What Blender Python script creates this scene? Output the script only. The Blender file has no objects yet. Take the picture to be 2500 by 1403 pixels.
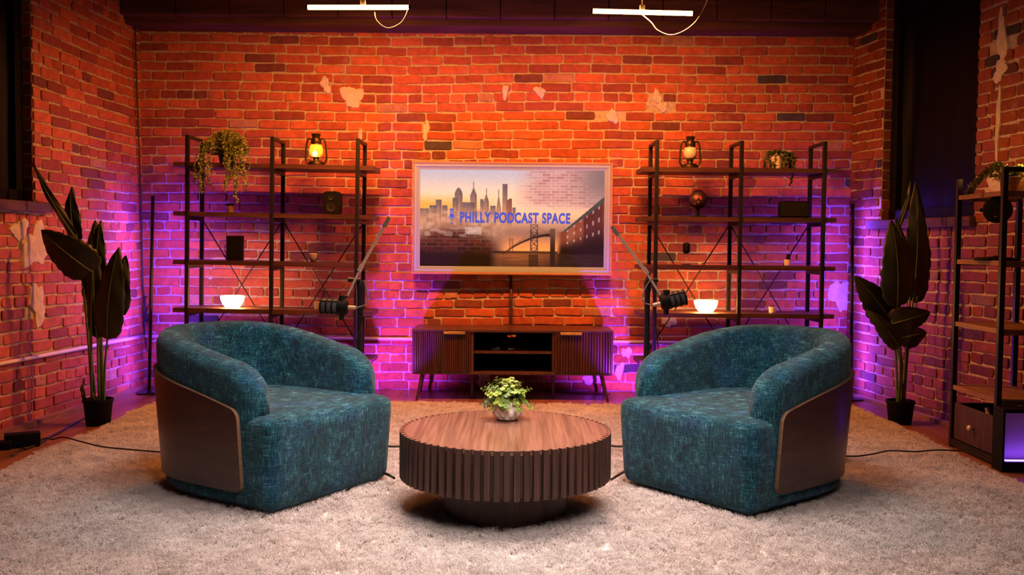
import bpy, math, random
from mathutils import Vector, Matrix
random.seed(7)
C = bpy.context.scene.collection
PI = math.pi
# ------------------------------------------------------------------ camera
F = 2280.0; CAM = Vector((0, 0, 1.08)); PITCH = math.radians(2.55); ROLL = math.radians(0.5)
R3 = Matrix.Rotation(PI/2 - PITCH, 3, 'X') @ Matrix.Rotation(ROLL, 3, 'Z')
def ray(u, v): return R3 @ Vector(((u - 1250)/F, -(v - 701.5)/F, -1))
def at(u, v, Y):
    d = ray(u, v); return CAM + d*(Y/d.y)
def fl(u, v, z=0.0):
    d = ray(u, v); return CAM + d*((z - CAM.z)/d.z)
# ------------------------------------------------------------------ materials
def nm(name):
    m = bpy.data.materials.new(name); m.use_nodes = True
    nt = m.node_tree; b = nt.nodes['Principled BSDF']; return m, nt, b
def N(nt, t, **k):
    n = nt.nodes.new(t)
    for a, v in k.items():
        if a in n.inputs.keys() if isinstance(a, str) else False: n.inputs[a].default_value = v
        else: setattr(n, a, v)
    return n
def flat(name, col, rough=.6, metal=0, emit=None, es=0, **k):
    m, nt, b = nm(name)
    b.inputs['Base Color'].default_value = (*col, 1); b.inputs['Roughness'].default_value = rough
    b.inputs['Metallic'].default_value = metal
    if emit: b.inputs['Emission Color'].default_value = (*emit, 1); b.inputs['Emission Strength'].default_value = es
    for a, v in k.items(): b.inputs[a.replace('_', ' ')].default_value = v
    # slight procedural wear
    if not emit:
        n = nt.nodes.new('ShaderNodeTexNoise'); n.inputs['Scale'].default_value = 60
        tc = nt.nodes.new('ShaderNodeTexCoord'); nt.links.new(tc.outputs['Object'], n.inputs['Vector'])
        bp = nt.nodes.new('ShaderNodeBump'); bp.inputs['Strength'].default_value = .08; bp.inputs['Distance'].default_value = .002
        nt.links.new(n.outputs['Fac'], bp.inputs['Height']); nt.links.new(bp.outputs['Normal'], b.inputs['Normal'])
    return m
def ramp(nt, stops):
    r = nt.nodes.new('ShaderNodeValToRGB'); e = r.color_ramp.elements
    while len(e) < len(stops): e.new(.5)
    for i, (p, c) in enumerate(stops): e[i].position = p; e[i].color = (*c, 1)
    return r
def mapped_noise(nt, scale, nscale=1.0, detail=3, rough=.6, rot=(0, 0, 0), dist=0):
    tc = nt.nodes.new('ShaderNodeTexCoord'); mp = nt.nodes.new('ShaderNodeMapping')
    mp.inputs['Scale'].default_value = scale; mp.inputs['Rotation'].default_value = rot
    nt.links.new(tc.outputs['Object'], mp.inputs['Vector'])
    n = nt.nodes.new('ShaderNodeTexNoise'); n.inputs['Scale'].default_value = nscale
    n.inputs['Detail'].default_value = detail; n.inputs['Roughness'].default_value = rough; n.inputs['Distortion'].default_value = dist
    nt.links.new(mp.outputs['Vector'], n.inputs['Vector']); return n
def wood(name, cols, scale, rough=.45, rot=(0, 0, 0), coat=0):
    m, nt, b = nm(name)
    n = mapped_noise(nt, scale, 1, 6, .65, rot, .6)
    r = ramp(nt, [(.3, cols[0]), (.5, cols[1]), (.7, cols[2])])
    nt.links.new(n.outputs['Fac'], r.inputs['Fac']); nt.links.new(r.outputs['Color'], b.inputs['Base Color'])
    b.inputs['Roughness'].default_value = rough; b.inputs['Coat Weight'].default_value = coat; b.inputs['Coat Roughness'].default_value = .2
    bp = nt.nodes.new('ShaderNodeBump'); bp.inputs['Strength'].default_value = .15; bp.inputs['Distance'].default_value = .002
    nt.links.new(n.outputs['Fac'], bp.inputs['Height']); nt.links.new(bp.outputs['Normal'], b.inputs['Normal'])
    return m
def brick_mat(name):
    m, nt, b = nm(name); L = nt.links.new
    a = nt.nodes.new('ShaderNodeAttribute'); a.attribute_name = 'Col'
    n = mapped_noise(nt, (1, 1, 1), 22, 6, .7)
    mx = nt.nodes.new('ShaderNodeMix'); mx.data_type = 'RGBA'; mx.blend_type = 'MULTIPLY'; mx.inputs[0].default_value = .75
    r = ramp(nt, [(.3, (.5, .45, .42)), (.6, (1.1, 1.05, 1.0))]); L(n.outputs['Fac'], r.inputs['Fac'])
    L(a.outputs['Color'], mx.inputs[6]); L(r.outputs['Color'], mx.inputs[7])
    # lime bloom smeared on some faces
    n2 = mapped_noise(nt, (1, 1, 1), 3.1, 8, .75); r2 = ramp(nt, [(.6, (0, 0, 0)), (.76, (.6, .6, .6))]); L(n2.outputs['Fac'], r2.inputs['Fac'])
    m2 = nt.nodes.new('ShaderNodeMix'); m2.data_type = 'RGBA'; L(r2.outputs['Color'], m2.inputs[0]); L(mx.outputs[2], m2.inputs[6]); m2.inputs[7].default_value = (.42, .30, .24, 1)
    L(m2.outputs[2], b.inputs['Base Color']); b.inputs['Roughness'].default_value = .82
    n3 = mapped_noise(nt, (1, 1, 1), 90, 5, .7)
    bp = nt.nodes.new('ShaderNodeBump'); bp.inputs['Strength'].default_value = .5; bp.inputs['Distance'].default_value = .004
    L(n3.outputs['Fac'], bp.inputs['Height']); L(bp.outputs['Normal'], b.inputs['Normal']); return m
def plaster_mat(name, c1, c2, sc=14):
    m, nt, b = nm(name); n = mapped_noise(nt, (1, 1, 1), sc, 7, .7)
    r = ramp(nt, [(.35, c1), (.65, c2)]); nt.links.new(n.outputs['Fac'], r.inputs['Fac']); nt.links.new(r.outputs['Color'], b.inputs['Base Color'])
    b.inputs['Roughness'].default_value = .9
    bp = nt.nodes.new('ShaderNodeBump'); bp.inputs['Strength'].default_value = .7; bp.inputs['Distance'].default_value = .006
    nt.links.new(n.outputs['Fac'], bp.inputs['Height']); nt.links.new(bp.outputs['Normal'], b.inputs['Normal']); return m
def fabric(name):
    m, nt, b = nm(name); L = nt.links.new
    ns = [mapped_noise(nt, (310, 310, 20), 1, 2, .6), mapped_noise(nt, (20, 20, 340), 1, 2, .6), mapped_noise(nt, (24, 320, 24), 1, 2, .6), mapped_noise(nt, (320, 24, 24), 1, 2, .6)]
    def mth(op, x, y):
        q = nt.nodes.new('ShaderNodeMath'); q.operation = op
        for i, s in enumerate((x, y)):
            if isinstance(s, (int, float)): q.inputs[i].default_value = s
            else: L(s, q.inputs[i])
        return q.outputs[0]
    mxa = mth('MAXIMUM', ns[0].outputs['Fac'], ns[1].outputs['Fac']); mxb = mth('MAXIMUM', ns[2].outputs['Fac'], ns[3].outputs['Fac'])
    s = mth('ADD', mth('MULTIPLY', mxa, .62), mth('MULTIPLY', mxb, .38))
    big = mapped_noise(nt, (1, 1, 1), 16, 4, .6)
    s2 = mth('ADD', s, mth('MULTIPLY', mth('SUBTRACT', big.outputs['Fac'], .5), .22))
    r = ramp(nt, [(.45, (.002, .014, .024)), (.56, (.006, .058, .085)), (.64, (.028, .15, .18)), (.73, (.19, .40, .42))])
    L(s2, r.inputs['Fac'])
    bl = mapped_noise(nt, (1, 1, 1), 9, 3, .5); rb = ramp(nt, [(.5, (0, 0, 0)), (.72, (.7, .7, .7))]); L(bl.outputs['Fac'], rb.inputs['Fac'])
    mx = nt.nodes.new('ShaderNodeMix'); mx.data_type = 'RGBA'; mx.blend_type = 'MIX'; L(rb.outputs['Color'], mx.inputs[0]); L(r.outputs['Color'], mx.inputs[6])
    r3 = ramp(nt, [(.44, (.004, .02, .05)), (.58, (.01, .08, .19)), (.75, (.16, .34, .42))]); L(s2, r3.inputs['Fac']); L(r3.outputs['Color'], mx.inputs[7])
    L(mx.outputs[2], b.inputs['Base Color']); b.inputs['Roughness'].default_value = .95
    b.inputs['Sheen Weight'].default_value = .12; b.inputs['Sheen Roughness'].default_value = .5; b.inputs['Specular IOR Level'].default_value = .2
    bp = nt.nodes.new('ShaderNodeBump'); bp.inputs['Strength'].default_value = .9; bp.inputs['Distance'].default_value = .004
    L(s, bp.inputs['Height']); L(bp.outputs['Normal'], b.inputs['Normal']); return m
def leafmat(name, c1, c2, rough=.5, sc=6, trans=.0):
    m, nt, b = nm(name); n = mapped_noise(nt, (1, 1, 1), sc, 3, .5)
    r = ramp(nt, [(.35, c1), (.65, c2)]); nt.links.new(n.outputs['Fac'], r.inputs['Fac']); nt.links.new(r.outputs['Color'], b.inputs['Base Color'])
    b.inputs['Roughness'].default_value = rough; return m
M = {}
M['brick'] = brick_mat('brick'); M['mortar'] = plaster_mat('mortar', (.36, .29, .24), (.62, .52, .44), 40)
M['plaster'] = plaster_mat('plaster', (.5, .45, .38), (.7, .62, .52), 18)
M['floor'] = wood('floorwood', [(.10, .035, .018), (.20, .075, .035), (.28, .11, .05)], (14, 1.2, 4), .35)
M['beam'] = wood('beamwood', [(.03, .011, .008), (.075, .026, .018), (.13, .05, .035)], (1.5, 6, 14), .7)
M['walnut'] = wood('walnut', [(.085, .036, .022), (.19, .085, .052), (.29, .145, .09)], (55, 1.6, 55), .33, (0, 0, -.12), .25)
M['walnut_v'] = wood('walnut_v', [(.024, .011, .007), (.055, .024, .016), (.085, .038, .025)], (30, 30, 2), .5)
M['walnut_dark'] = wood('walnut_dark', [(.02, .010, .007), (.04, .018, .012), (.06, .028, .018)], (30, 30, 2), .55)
M['panel'] = wood('panelwood', [(.018, .006, .004), (.040, .013, .009), (.066, .022, .014)], (3, 3, 22), .38, (0, 0, 0), .1)
M['plyedge'] = wood('plyedge', [(.16, .08, .045), (.22, .12, .065), (.28, .16, .085)], (8, 8, 60), .5)
M['shelfwood'] = wood('shelfwood', [(.03, .011, .008), (.065, .024, .015), (.10, .042, .026)], (2, 20, 20), .45)
M['rackwood'] = wood('rackwood', [(.12, .06, .03), (.24, .12, .06), (.33, .18, .1)], (20, 2, 20), .5)
M['console'] = wood('console', [(.03, .010, .008), (.07, .024, .017), (.105, .038, .026)], (30, 30, 1.8), .38, (0, 0, 0), .15)
M['fabric'] = fabric('fabric')
M['black'] = flat('black_metal', (.009, .008, .008), .42, 0, Specular_IOR_Level=.4)
M['blackplastic'] = flat('black_plastic', (.004, .004, .0045), .65, Specular_IOR_Level=.15)
M['cable'] = flat('cable_rubber', (.01, .009, .009), .5)
M['greycable'] = flat('grey_cable', (.22, .19, .17), .5)
M['chrome'] = flat('chrome', (.66, .50, .38), .3, .25)
M['brass'] = flat('brass', (.6, .42, .2), .35, 1)
M['bronze'] = flat('bronze', (.06, .04, .02), .42, .8)
M['whitepot'] = flat('white_ceramic', (.75, .72, .68), .22)
M['matwhite'] = flat('white_matt', (.72, .68, .62), .6)
M['grey'] = flat('grey_foam', (.06, .057, .057), .8)
M['conedark'] = flat('cone_dark', (.012, .012, .012), .6, Specular_IOR_Level=.3)
M['tvinner'] = flat('tv_inner', (.31, .41, .49), .5)  # blue tint in the colour offsets the orange light on this pale-grey frame
M['greypot'] = flat('grey_pot', (.25, .22, .2), .7)
M['blackcloth'] = flat('black_board', (.0025, .003, .0035), .5, Specular_IOR_Level=.12)
M['rug'] = plaster_mat('rug_base', (.66, .58, .53), (.78, .69, .63), 30)
M['pile'] = leafmat('rug_pile', (.62, .55, .515), (.73, .66, .62), .95, 9)
M['tube'] = flat('tube_glow', (0, 0, 0), .5, 0, (1, .31, .075), 45)
M['bowl'] = flat('bowl_glow', (.8, .8, .8), .5, 0, (1, .42, .10), 85)
M['flame'] = flat('lantern_glow', (.4, .2, .05), .3, 0, (1, .42, .02), 1.7)
M['flamecore'] = flat('lantern_flame', (.4, .2, .05), .3, 0, (1, .6, .16), 14)
M['frost'] = flat('frosted_glass', (.68, .6, .56), .35)
M['ledblue'] = flat('led_blue', (0, 0, 0), .5, 0, (.20, .045, 1), 115)
M['ledpurple'] = flat('led_purple', (0, 0, 0), .5, 0, (.24, .06, 1), 14)
M['leafbig'] = leafmat('big_leaf', (.014, .024, .007), (.030, .052, .012), .45, 5)
M['leafdark'] = leafmat('dark_leaf', (.009, .011, .006), (.016, .022, .009), .45, 5)
M['stemgreen'] = leafmat('stem_green', (.06, .13, .03), (.12, .2, .05), .45, 12)
M['leaflime'] = leafmat('lime_leaf', (.16, .30, .04), (.46, .56, .09), .5, 30)
M['leafsage'] = leafmat('sage_leaf', (.12, .2, .07), (.26, .34, .12), .5, 30)
M['leaftrail'] = leafmat('trail_leaf', (.13, .17, .03), (.34, .36, .10), .5, 20)
M['leafivy'] = leafmat('ivy_leaf', (.03, .07, .015), (.10, .15, .03), .5, 20)
M['soil'] = flat('soil', (.02, .014, .01), .95)
M['tvwood'] = wood('tvwood', [(.3, .15, .08), (.42, .22, .12), (.5, .28, .16)], (4, 20, 20), .45)
M['pink'] = flat('globe_pink', (.4, .06, .1), .6)
M['globe'] = flat('globe_dark', (.03, .014, .014), .45)
# ------------------------------------------------------------------ mesh builder
class MB:
    def __init__(s): s.v = []; s.f = []; s.m = []; s.col = []; s.cc = None
    def add(s, vs, fs, mi=0, col=None):
        b = len(s.v); s.v += [tuple(x) for x in vs]
        for f in fs:
            s.f.append([b+i for i in f]); s.m.append(mi); s.col.append(col)
    def box(s, x0, x1, y0, y1, z0, z1, mi=0, mat=None):
        vs = [Vector(p) for p in ((x0,y0,z0),(x1,y0,z0),(x1,y1,z0),(x0,y1,z0),(x0,y0,z1),(x1,y0,z1),(x1,y1,z1),(x0,y1,z1))]
        if mat: vs = [mat @ p for p in vs]
        s.add(vs, [(3,2,1,0),(4,5,6,7),(0,1,5,4),(1,2,6,5),(2,3,7,6),(3,0,4,7)], mi)
    def tube(s, pts, r, seg=8, mi=0, cap=True, radii=None):
        pts = [Vector(p) for p in pts]; n = len(pts); vs = []
        t0 = (pts[1]-pts[0]).normalized(); up = Vector((0,0,1)) if abs(t0.z) < .9 else Vector((1,0,0))
        a = t0.cross(up).normalized()
        for i in range(n):
            t = (pts[min(i+1, n-1)] - pts[max(i-1, 0)]).normalized()
            a = (a - t*a.dot(t)).normalized(); b = t.cross(a)
            rr = radii[i] if radii else r
            for k in range(seg):
                w = 2*PI*k/seg; vs.append(pts[i] + (a*math.cos(w) + b*math.sin(w))*rr)
        fs = [(i*seg+k, i*seg+(k+1)%seg, (i+1)*seg+(k+1)%seg, (i+1)*seg+k) for i in range(n-1) for k in range(seg)]
        if cap: fs += [tuple(range(seg))[::-1], tuple((n-1)*seg+k for k in range(seg))]
        s.add(vs, fs, mi)
    def lathe(s, prof, seg=32, mi=0, cx=0, cy=0, cz=0, mat=None, fn=None):
        vs = []
        for (r, z) in prof:
            for k in range(seg):
                w = 2*PI*k/seg; rr = r*(fn(w, z) if fn else 1)
                p = Vector((cx+rr*math.cos(w), cy+rr*math.sin(w), cz+z)); vs.append(mat @ p if mat else p)
        n = len(prof)
        fs = [(i*seg+k, i*seg+(k+1)%seg, (i+1)*seg+(k+1)%seg, (i+1)*seg+k) for i in range(n-1) for k in range(seg)]
        if prof[0][0] > 1e-5: fs.append(tuple(range(seg))[::-1])
        if prof[-1][0] > 1e-5: fs.append(tuple((n-1)*seg+k for k in range(seg)))
        s.add(vs, fs, mi)
    def build(s, name, mats, parent=None, smooth=False, bevel=0, bseg=2, world=False, sub=0, angle=None):
        me = bpy.data.meshes.new(name)
        off = parent.location if (parent and world) else Vector((0,0,0))
        me.from_pydata([tuple(Vector(v)-off) for v in s.v], [], s.f)
        if not isinstance(mats, (list, tuple)): mats = [mats]
        for m in mats: me.materials.append(M[m] if isinstance(m, str) else m)
        me.polygons.foreach_set('material_index', s.m)
        if smooth: me.polygons.foreach_set('use_smooth', [True]*len(s.f))
        if any(c is not None for c in s.col):
            at_ = me.color_attributes.new('Col', 'FLOAT_COLOR', 'CORNER'); data = []
            for f, c in zip(s.f, s.col):
                c = c or (.5, .5, .5); data += [c[0], c[1], c[2], 1]*len(f)
            at_.data.foreach_set('color', data)
        me.update(); me.validate()
        o = bpy.data.objects.new(name, me); C.objects.link(o)
        if parent: o.parent = parent
        if bevel:
            b = o.modifiers.new('b', 'BEVEL'); b.width = bevel; b.segments = bseg; b.limit_method = 'ANGLE'; b.angle_limit = math.radians(35)
            for p in me.polygons: p.use_smooth = True
            w = o.modifiers.new('w', 'WEIGHTED_NORMAL')
        if sub:
            q = o.modifiers.new('s', 'SUBSURF'); q.levels = q.render_levels = sub
        if smooth and angle: me.set_sharp_from_angle(angle=math.radians(angle))
        return o
def tag(o, label=None, cat=None, group=None, kind=None):
    if label: o['label'] = label
    if cat: o['category'] = cat
    if group: o['group'] = group
    if kind: o['kind'] = kind
    return o
def thing(name, label, cat, loc=(0,0,0), rz=0, group=None):
    o = bpy.data.objects.new(name, None); C.objects.link(o); o.empty_display_size = .1
    o.location = loc; o.rotation_euler = (0, 0, rz); return tag(o, label, cat, group)
def dup(root, loc, rz, label, group=None, name=None):
    def cp(o, par):
        c = o.copy(); C.objects.link(c); c.parent = par
        for ch in [x for x in list(bpy.data.objects) if x.parent == o]: cp(ch, c)
        return c
    r = cp(root, None); r.location = loc; r.rotation_euler = (0, 0, rz); r['label'] = label
    if group: r['group'] = group
    return r
def one(name, mb, mats, label, cat, group=None, **k):
    o = mb.build(name, mats, None, **k); tag(o, label, cat, group); return o
def bez(p, n=12):
    """smooth curve through points (Catmull-Rom)"""
    p = [Vector(q) for q in p]; out = []
    for i in range(len(p)-1):
        a = p[max(i-1,0)]; b = p[i]; c = p[i+1]; d = p[min(i+2,len(p)-1)]
        for k in range(n):
            t = k/n; out.append(.5*((2*b)+(c-a)*t+(2*a-5*b+4*c-d)*t*t+(3*b-a-3*c+d)*t**3))
    out.append(p[-1]); return out
# ------------------------------------------------------------------ brick walls
YB = 6.95; COURSE = .069
def brick_wall(name, O, U, Nrm, length, z0, z1, seed, openings=(), patches=(), tone=1.0, phase=0):
    rnd = random.Random(seed); mb = MB(); O = Vector(O); U = Vector(U).normalized(); Nn = Vector(Nrm).normalized()
    def P(u, z, d): return O + U*u + Nn*d + Vector((0,0,z))
    def wav(u): return .012*math.sin(u*1.1+seed)+.006*math.sin(u*2.7+seed*2)
    # mortar bed with openings
    us = sorted({0, length, *[o[0] for o in openings], *[o[1] for o in openings]}); zs = sorted({z0, z1, *[o[2] for o in openings], *[o[3] for o in openings]})
    for a, b in zip(us, us[1:]):
        for c, d in zip(zs, zs[1:]):
            if any(o[0] <= a and b <= o[1] and o[2] <= c and d <= o[3] for o in openings): continue
            mb.add([P(a,c,0),P(b,c,0),P(b,d,0),P(a,d,0)], [(0,1,2,3)], 1)
    rows = int((z1-z0)/COURSE)+1
    for r in range(rows):
        zc = z0 + (r+.5)*COURSE; head = (r % 7 == 3)
        L0 = .112 if head else .222; u = -rnd.random()*L0*.2 - (L0/2 if r % 2 else 0)
        base = rnd.random()
        while u < length:
            L = L0 + rnd.uniform(-.012, .012)
            if rnd.random() < .05 and not head: L = .11
            a, b = u+.005, u+L-.006; u += L
            a = max(a, .002); b = min(b, length-.002)
            if b-a < .03: continue
            h = COURSE/2 - rnd.uniform(.0045, .008); um = (a+b)/2
            zz = zc + wav(um)*min(1, (zc-z0)*2) + rnd.uniform(-.002, .002)
            if zz+h > z1+.02: continue
            skip = False
            for o in openings:
                if b > o[0] and a < o[1] and zz+h > o[2] and zz-h < o[3]:
                    if a < o[0] and o[0]-a > .04: b = o[0]-.002
                    elif b > o[1] and b-o[1] > .04: a = o[1]+.002
                    else: skip = True
            if skip: continue
            if any(((um-p[0])/p[2])**2+((zz-p[1])/p[3])**2 < .30 for p in patches): continue
            q = rnd.random()
            if q < .36: col = (.52, .125, .042)
            elif q < .74: col = (.42, .090, .035)
            elif q < .93: col = (.30, .062, .032)
            elif q < .975: col = (.19, .05, .032)
            elif q < .985: col = (.07, .055, .055)
            else: col = (.46, .22, .12)
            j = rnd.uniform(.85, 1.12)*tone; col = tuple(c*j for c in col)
            rc = [rnd.uniform(.004, .014) for _ in range(4)]
            if rnd.random() < .12: rc[rnd.randrange(4)] = rnd.uniform(.015, .028)
            pr = []
            def jt(): return rnd.uniform(-.0022, .0022)
            tl = rnd.uniform(-.0025, .0025)
            cs = [(a, zz-h, 1, 1, rc[0]), (b, zz-h, -1, 1, rc[1]), (b, zz+h, -1, -1, rc[2]), (a, zz+h, 1, -1, rc[3])]
            for i, (cx, cz, sx, sz, rr) in enumerate(cs):
                if i in (0, 2): pts = [(cx, cz+sz*rr), (cx+sx*rr*.3, cz+sz*rr*.3), (cx+sx*rr, cz)]
                else: pts = [(cx+sx*rr, cz), (cx+sx*rr*.3, cz+sz*rr*.3), (cx, cz+sz*rr)]
                pr += pts
                nx, nz = cs[(i+1)%4][0], cs[(i+1)%4][1]
                if i in (0, 2):
                    for t in (.35, .65): pr.append((cx+(nx-cx)*t, cz+(nz-cz)*t+jt()))
            pr = [(x, z + tl*(1 if x > um else -1)) for x, z in pr]
            n = len(pr); dep = rnd.uniform(.006, .012); tx, tz = rnd.uniform(-.008,.008), rnd.uniform(-.02,.02)
            def dd(x, z): return dep + (x-um)*tx + (z-zz)*tz
            mx_, mz_ = um, zz
            ins = lambda x, z, k: (x+(mx_-x)*k/max(abs(mx_-x),.03)*1 if abs(mx_-x)>1e-4 else x, z+(mz_-z)*k/max(abs(mz_-z),.02) if abs(mz_-z)>1e-4 else z)
            vs = [P(x, z, -.004) for x, z in pr] + [P(x, z, dd(x,z)-.003) for x, z in pr] + [P(*ins(x, z, .0035), dd(x,z)) for x, z in pr]
            fs = [(i, (i+1)%n, n+(i+1)%n, n+i) for i in range(n)] + [(n+i, n+(i+1)%n, 2*n+(i+1)%n, 2*n+i) for i in range(n)] + [tuple(2*n+i for i in range(n))]
            mb.add(vs, fs, 0, col)
    for (pu, pz, ru, rz) in patches:
        n = 26; ring = []; ph = [rnd.uniform(0, 6.28) for _ in range(4)]
        for i in range(n):
            w = 2*PI*i/n; k = 1+.22*math.sin(2*w+ph[0])+.16*math.sin(3*w+ph[1])+.12*math.sin(5*w+ph[2])+.08*math.sin(9*w+ph[3])
            ring.append((pu+ru*k*math.cos(w), pz+rz*k*math.sin(w), k))
        vs = [P(x, z, .001) for x, z, _ in ring] + [P(pu+(x-pu)*.9, pz+(z-pz)*.9, .013) for x, z, _ in ring] + [P(pu+(x-pu)*.5, pz+(z-pz)*.5, .016+rnd.uniform(-.002,.002)) for x, z, _ in ring] + [P(pu, pz, .016)]
        fs = [(i,(i+1)%n,n+(i+1)%n,n+i) for i in range(n)] + [(n+i,n+(i+1)%n,2*n+(i+1)%n,2*n+i) for i in range(n)] + [(2*n+i,2*n+(i+1)%n,3*n) for i in range(n)]
        mb.add(vs, fs, 2)
    o = mb.build(name, ['brick', 'mortar', 'plaster']); tag(o, kind='structure'); return o
XL, XR = -2.755, 2.505
def bp(u, v, ru, rv):   # plaster patch on the back wall from where it sits
    p = at(u, v, YB); return (p.x-XL, p.z, ru*YB/F, rv*YB/F)
patches = [bp(860,236,24,32), bp(795,206,12,20), bp(1233,224,9,16), bp(1318,224,13,14), bp(1495,284,12,20), bp(1604,236,9,20), bp(1617,262,10,16),
           bp(1040,318,8,26), bp(880,335,4,30), bp(1255,900,10,14), bp(1180,925,18,16), bp(1445,920,22,20), bp(1530,860,12,16), bp(2050,720,24,45), bp(1630,780,18,20), bp(905,905,8,14), bp(1512,905,12,20)]
brick_wall('wall_back', (XL, YB, 0), (1,0,0), (0,-1,0), XR-XL, 0, 2.95, 3, patches=patches)
# left wall runs toward the camera and a little outward
LU = Vector((-.13, -1.95, 0)).normalized(); RU = Vector((.33, -1.95, 0)).normalized()
LN = Vector((1.95, -.13, 0)).normalized(); RN = Vector((-1.95, -.33, 0)).normalized()
def wall_hit(u, v, side):
    O = Vector((XL if side < 0 else XR, YB, 0)); n = LN if side < 0 else RN; d = ray(u, v)
    t = (O-CAM).dot(n)/d.dot(n); p = CAM+d*t; U = LU if side < 0 else RU
    return (p-O).dot(U), p.z, p
lw = wall_hit(82, 480, -1); print('left window edge', lw); zsl = wall_hit(70, 492, -1)[1]
WL0 = lw[0]
rw0 = wall_hit(2150, 540, 1); rw1 = wall_hit(2380, 525, 1); print('right window', rw0, rw1)
def wp(u, v, ru, rv, side):
    a = wall_hit(u, v, side); s = ray(u, v); k = a[2].y/F; return (a[0], a[1], ru*k*1.6, rv*k)
brick_wall('wall_left', (XL, YB, 0), LU, LN, 5.2, 0, 2.95, 11, openings=[(WL0, WL0+1.25, zsl, 2.96)], patches=[wp(85,600,34,60,-1), wp(88,740,22,50,-1), wp(45,560,20,30,-1)], tone=.95)
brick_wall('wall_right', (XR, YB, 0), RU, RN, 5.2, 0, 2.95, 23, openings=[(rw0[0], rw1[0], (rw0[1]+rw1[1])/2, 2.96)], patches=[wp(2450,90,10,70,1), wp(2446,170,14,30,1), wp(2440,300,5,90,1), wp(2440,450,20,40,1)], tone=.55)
def window(name, a0, a1, zs, O, U, Nn, sd):
    """recessed, blacked-out window: reveals, black board, frame and sill"""
    O = Vector((O, YB, 0)); P = lambda u, z, d: O+U*u+Nn*d+Vector((0,0,z))
    root = bpy.data.objects.new(name, None); C.objects.link(root); root['kind'] = 'structure'; root.location = P((a0+a1)/2, zs, 0)
    mb = MB(); D = -.13
    for q in ((a0,a0), (a1,a1)):
        mb.add([P(q[0],zs,0),P(q[0],zs,D-.03),P(q[0],2.95,D-.03),P(q[0],2.95,0)], [(0,1,2,3)])
    rnd = random.Random(sd+9); zz = zs+.01; k_ = 0
    while zz < 2.93:
        for (ue, sg) in ((a0, 1), (a1, -1)):
            cuts = (.004, .118) if k_ % 2 else (.004, .055, .063, .122)
            for ca, cb in zip(cuts[::2], cuts[1::2]):
                dp = rnd.uniform(.004, .008)*sg; cc = rnd.choice(((.42,.09,.035), (.30,.062,.032), (.19,.05,.032))); cc = tuple(q*.8 for q in cc)
                q4 = [P(ue+dp, zz+.004, -ca), P(ue+dp, zz+.004, -cb), P(ue+dp, zz+.060, -cb), P(ue+dp, zz+.060, -ca)]; q0 = [p_-U*dp for p_ in q4]
                mb.add(q0+q4, [(4,5,6,7),(0,1,5,4),(1,2,6,5),(2,3,7,6),(3,0,4,7)], 1, cc)
        zz += COURSE; k_ += 1
    mb.build('reveal', ['mortar', 'brick'], root, world=True)
    mb = MB(); n = 26; m = 10; vs = []
    for i in range(n+1):
        for j in range(m+1):
            u = a0+(a1-a0)*i/n; z = zs+(2.95-zs)*j/m
            e = min(i, n-i)/n; d = D + .012*math.sin(i*1.3+math.sin(j*.8))*(1 if e < .22 else .25) + (.02 if e < .08 else 0)
            vs.append(P(u, z, d))
    mb.add(vs, [(i*(m+1)+j, (i+1)*(m+1)+j, (i+1)*(m+1)+j+1, i*(m+1)+j+1) for i in range(n) for j in range(m)])
    mb.build('blackout_sheet', 'blackcloth', root, world=True, smooth=True)
    mb = MB()
    def bx(u0,u1,za,zb,d0,d1):
        vs = [P(u,z,d) for d in (d0,d1) for z in (za,zb) for u in (u0,u1)]
        mb.add(vs, [(0,1,3,2),(4,6,7,5),(0,4,5,1),(2,3,7,6),(0,2,6,4),(1,5,7,3)])
    bx(a0-.01,a0+.07,zs,2.95,D,D+.07); bx(a1-.07,a1,zs,2.95,D,D+.07); bx(a0,a1,zs,zs+.07,D,D+.07)
    mb.build('window_frame', 'blackplastic', root, world=True, bevel=.004)
    mb = MB(); bx(a0-.12,a1+.02,zs-.06,zs,D,.05); mb.build('window_sill', 'beam', root, world=True, bevel=.006)
window('window_1', WL0, WL0+1.25, zsl, XL, LU, LN, -1)
window('window_2', rw0[0], rw1[0], (rw0[1]+rw1[1])/2, XR, RU, RN, 1)
# floor planks
mb = MB(); x = -3.4; rnd = random.Random(5)
while x < 3.4:
    w = .13; y = -.5
    while y < 7.1:
        L = rnd.uniform(1.2, 2.4); mb.box(x+.001, x+w-.001, y+.001, min(y+L, 7.1)-.001, -.03, rnd.uniform(-.001, 0)); y += L
    x += w
tag(mb.build('floor', 'floor'), kind='structure')
# ceiling with boards and joists
mb = MB(); mb.box(-3.4, 3.4, 2.0, 7.1, 2.95, 3.0)
for i in range(9): mb.box(-3.0+i*.72, -2.9+i*.72, 2.0, 6.62, 2.86, 2.95)
tag(mb.build('ceiling', 'beam'), kind='structure')
pb = at(1215, 72, 6.8).z; pm = at(1215, 42, 6.62).z
mb = MB(); mb.box(XL-.02, XR+.08, 6.70, YB+.02, pb, 2.96)
for i in range(14): mb.box(XL+i*.38, XL+i*.38+.374, 6.62, 6.70, pm, 2.95)
tag(mb.build('trim_1', 'beam', bevel=.004), kind='structure')
# wall conduit
zc = at(985, 826, 6.9).z; c0 = at(985, 826, 6.9)
mb = MB(); mb.tube([(XL+.03, 6.925, zc+.0), (XR-.03, 6.925, zc-.02)], .012, 10)
a = Vector((XL, YB, 0)); mb.tube([a+LU*.03+LN*.025+Vector((0,0,zc)), a+LU*3.2+LN*.025+Vector((0,0,zc+.02))], .012, 10)
tag(mb.build('trim_2', M['matwhite'], smooth=True), kind='structure')
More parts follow.
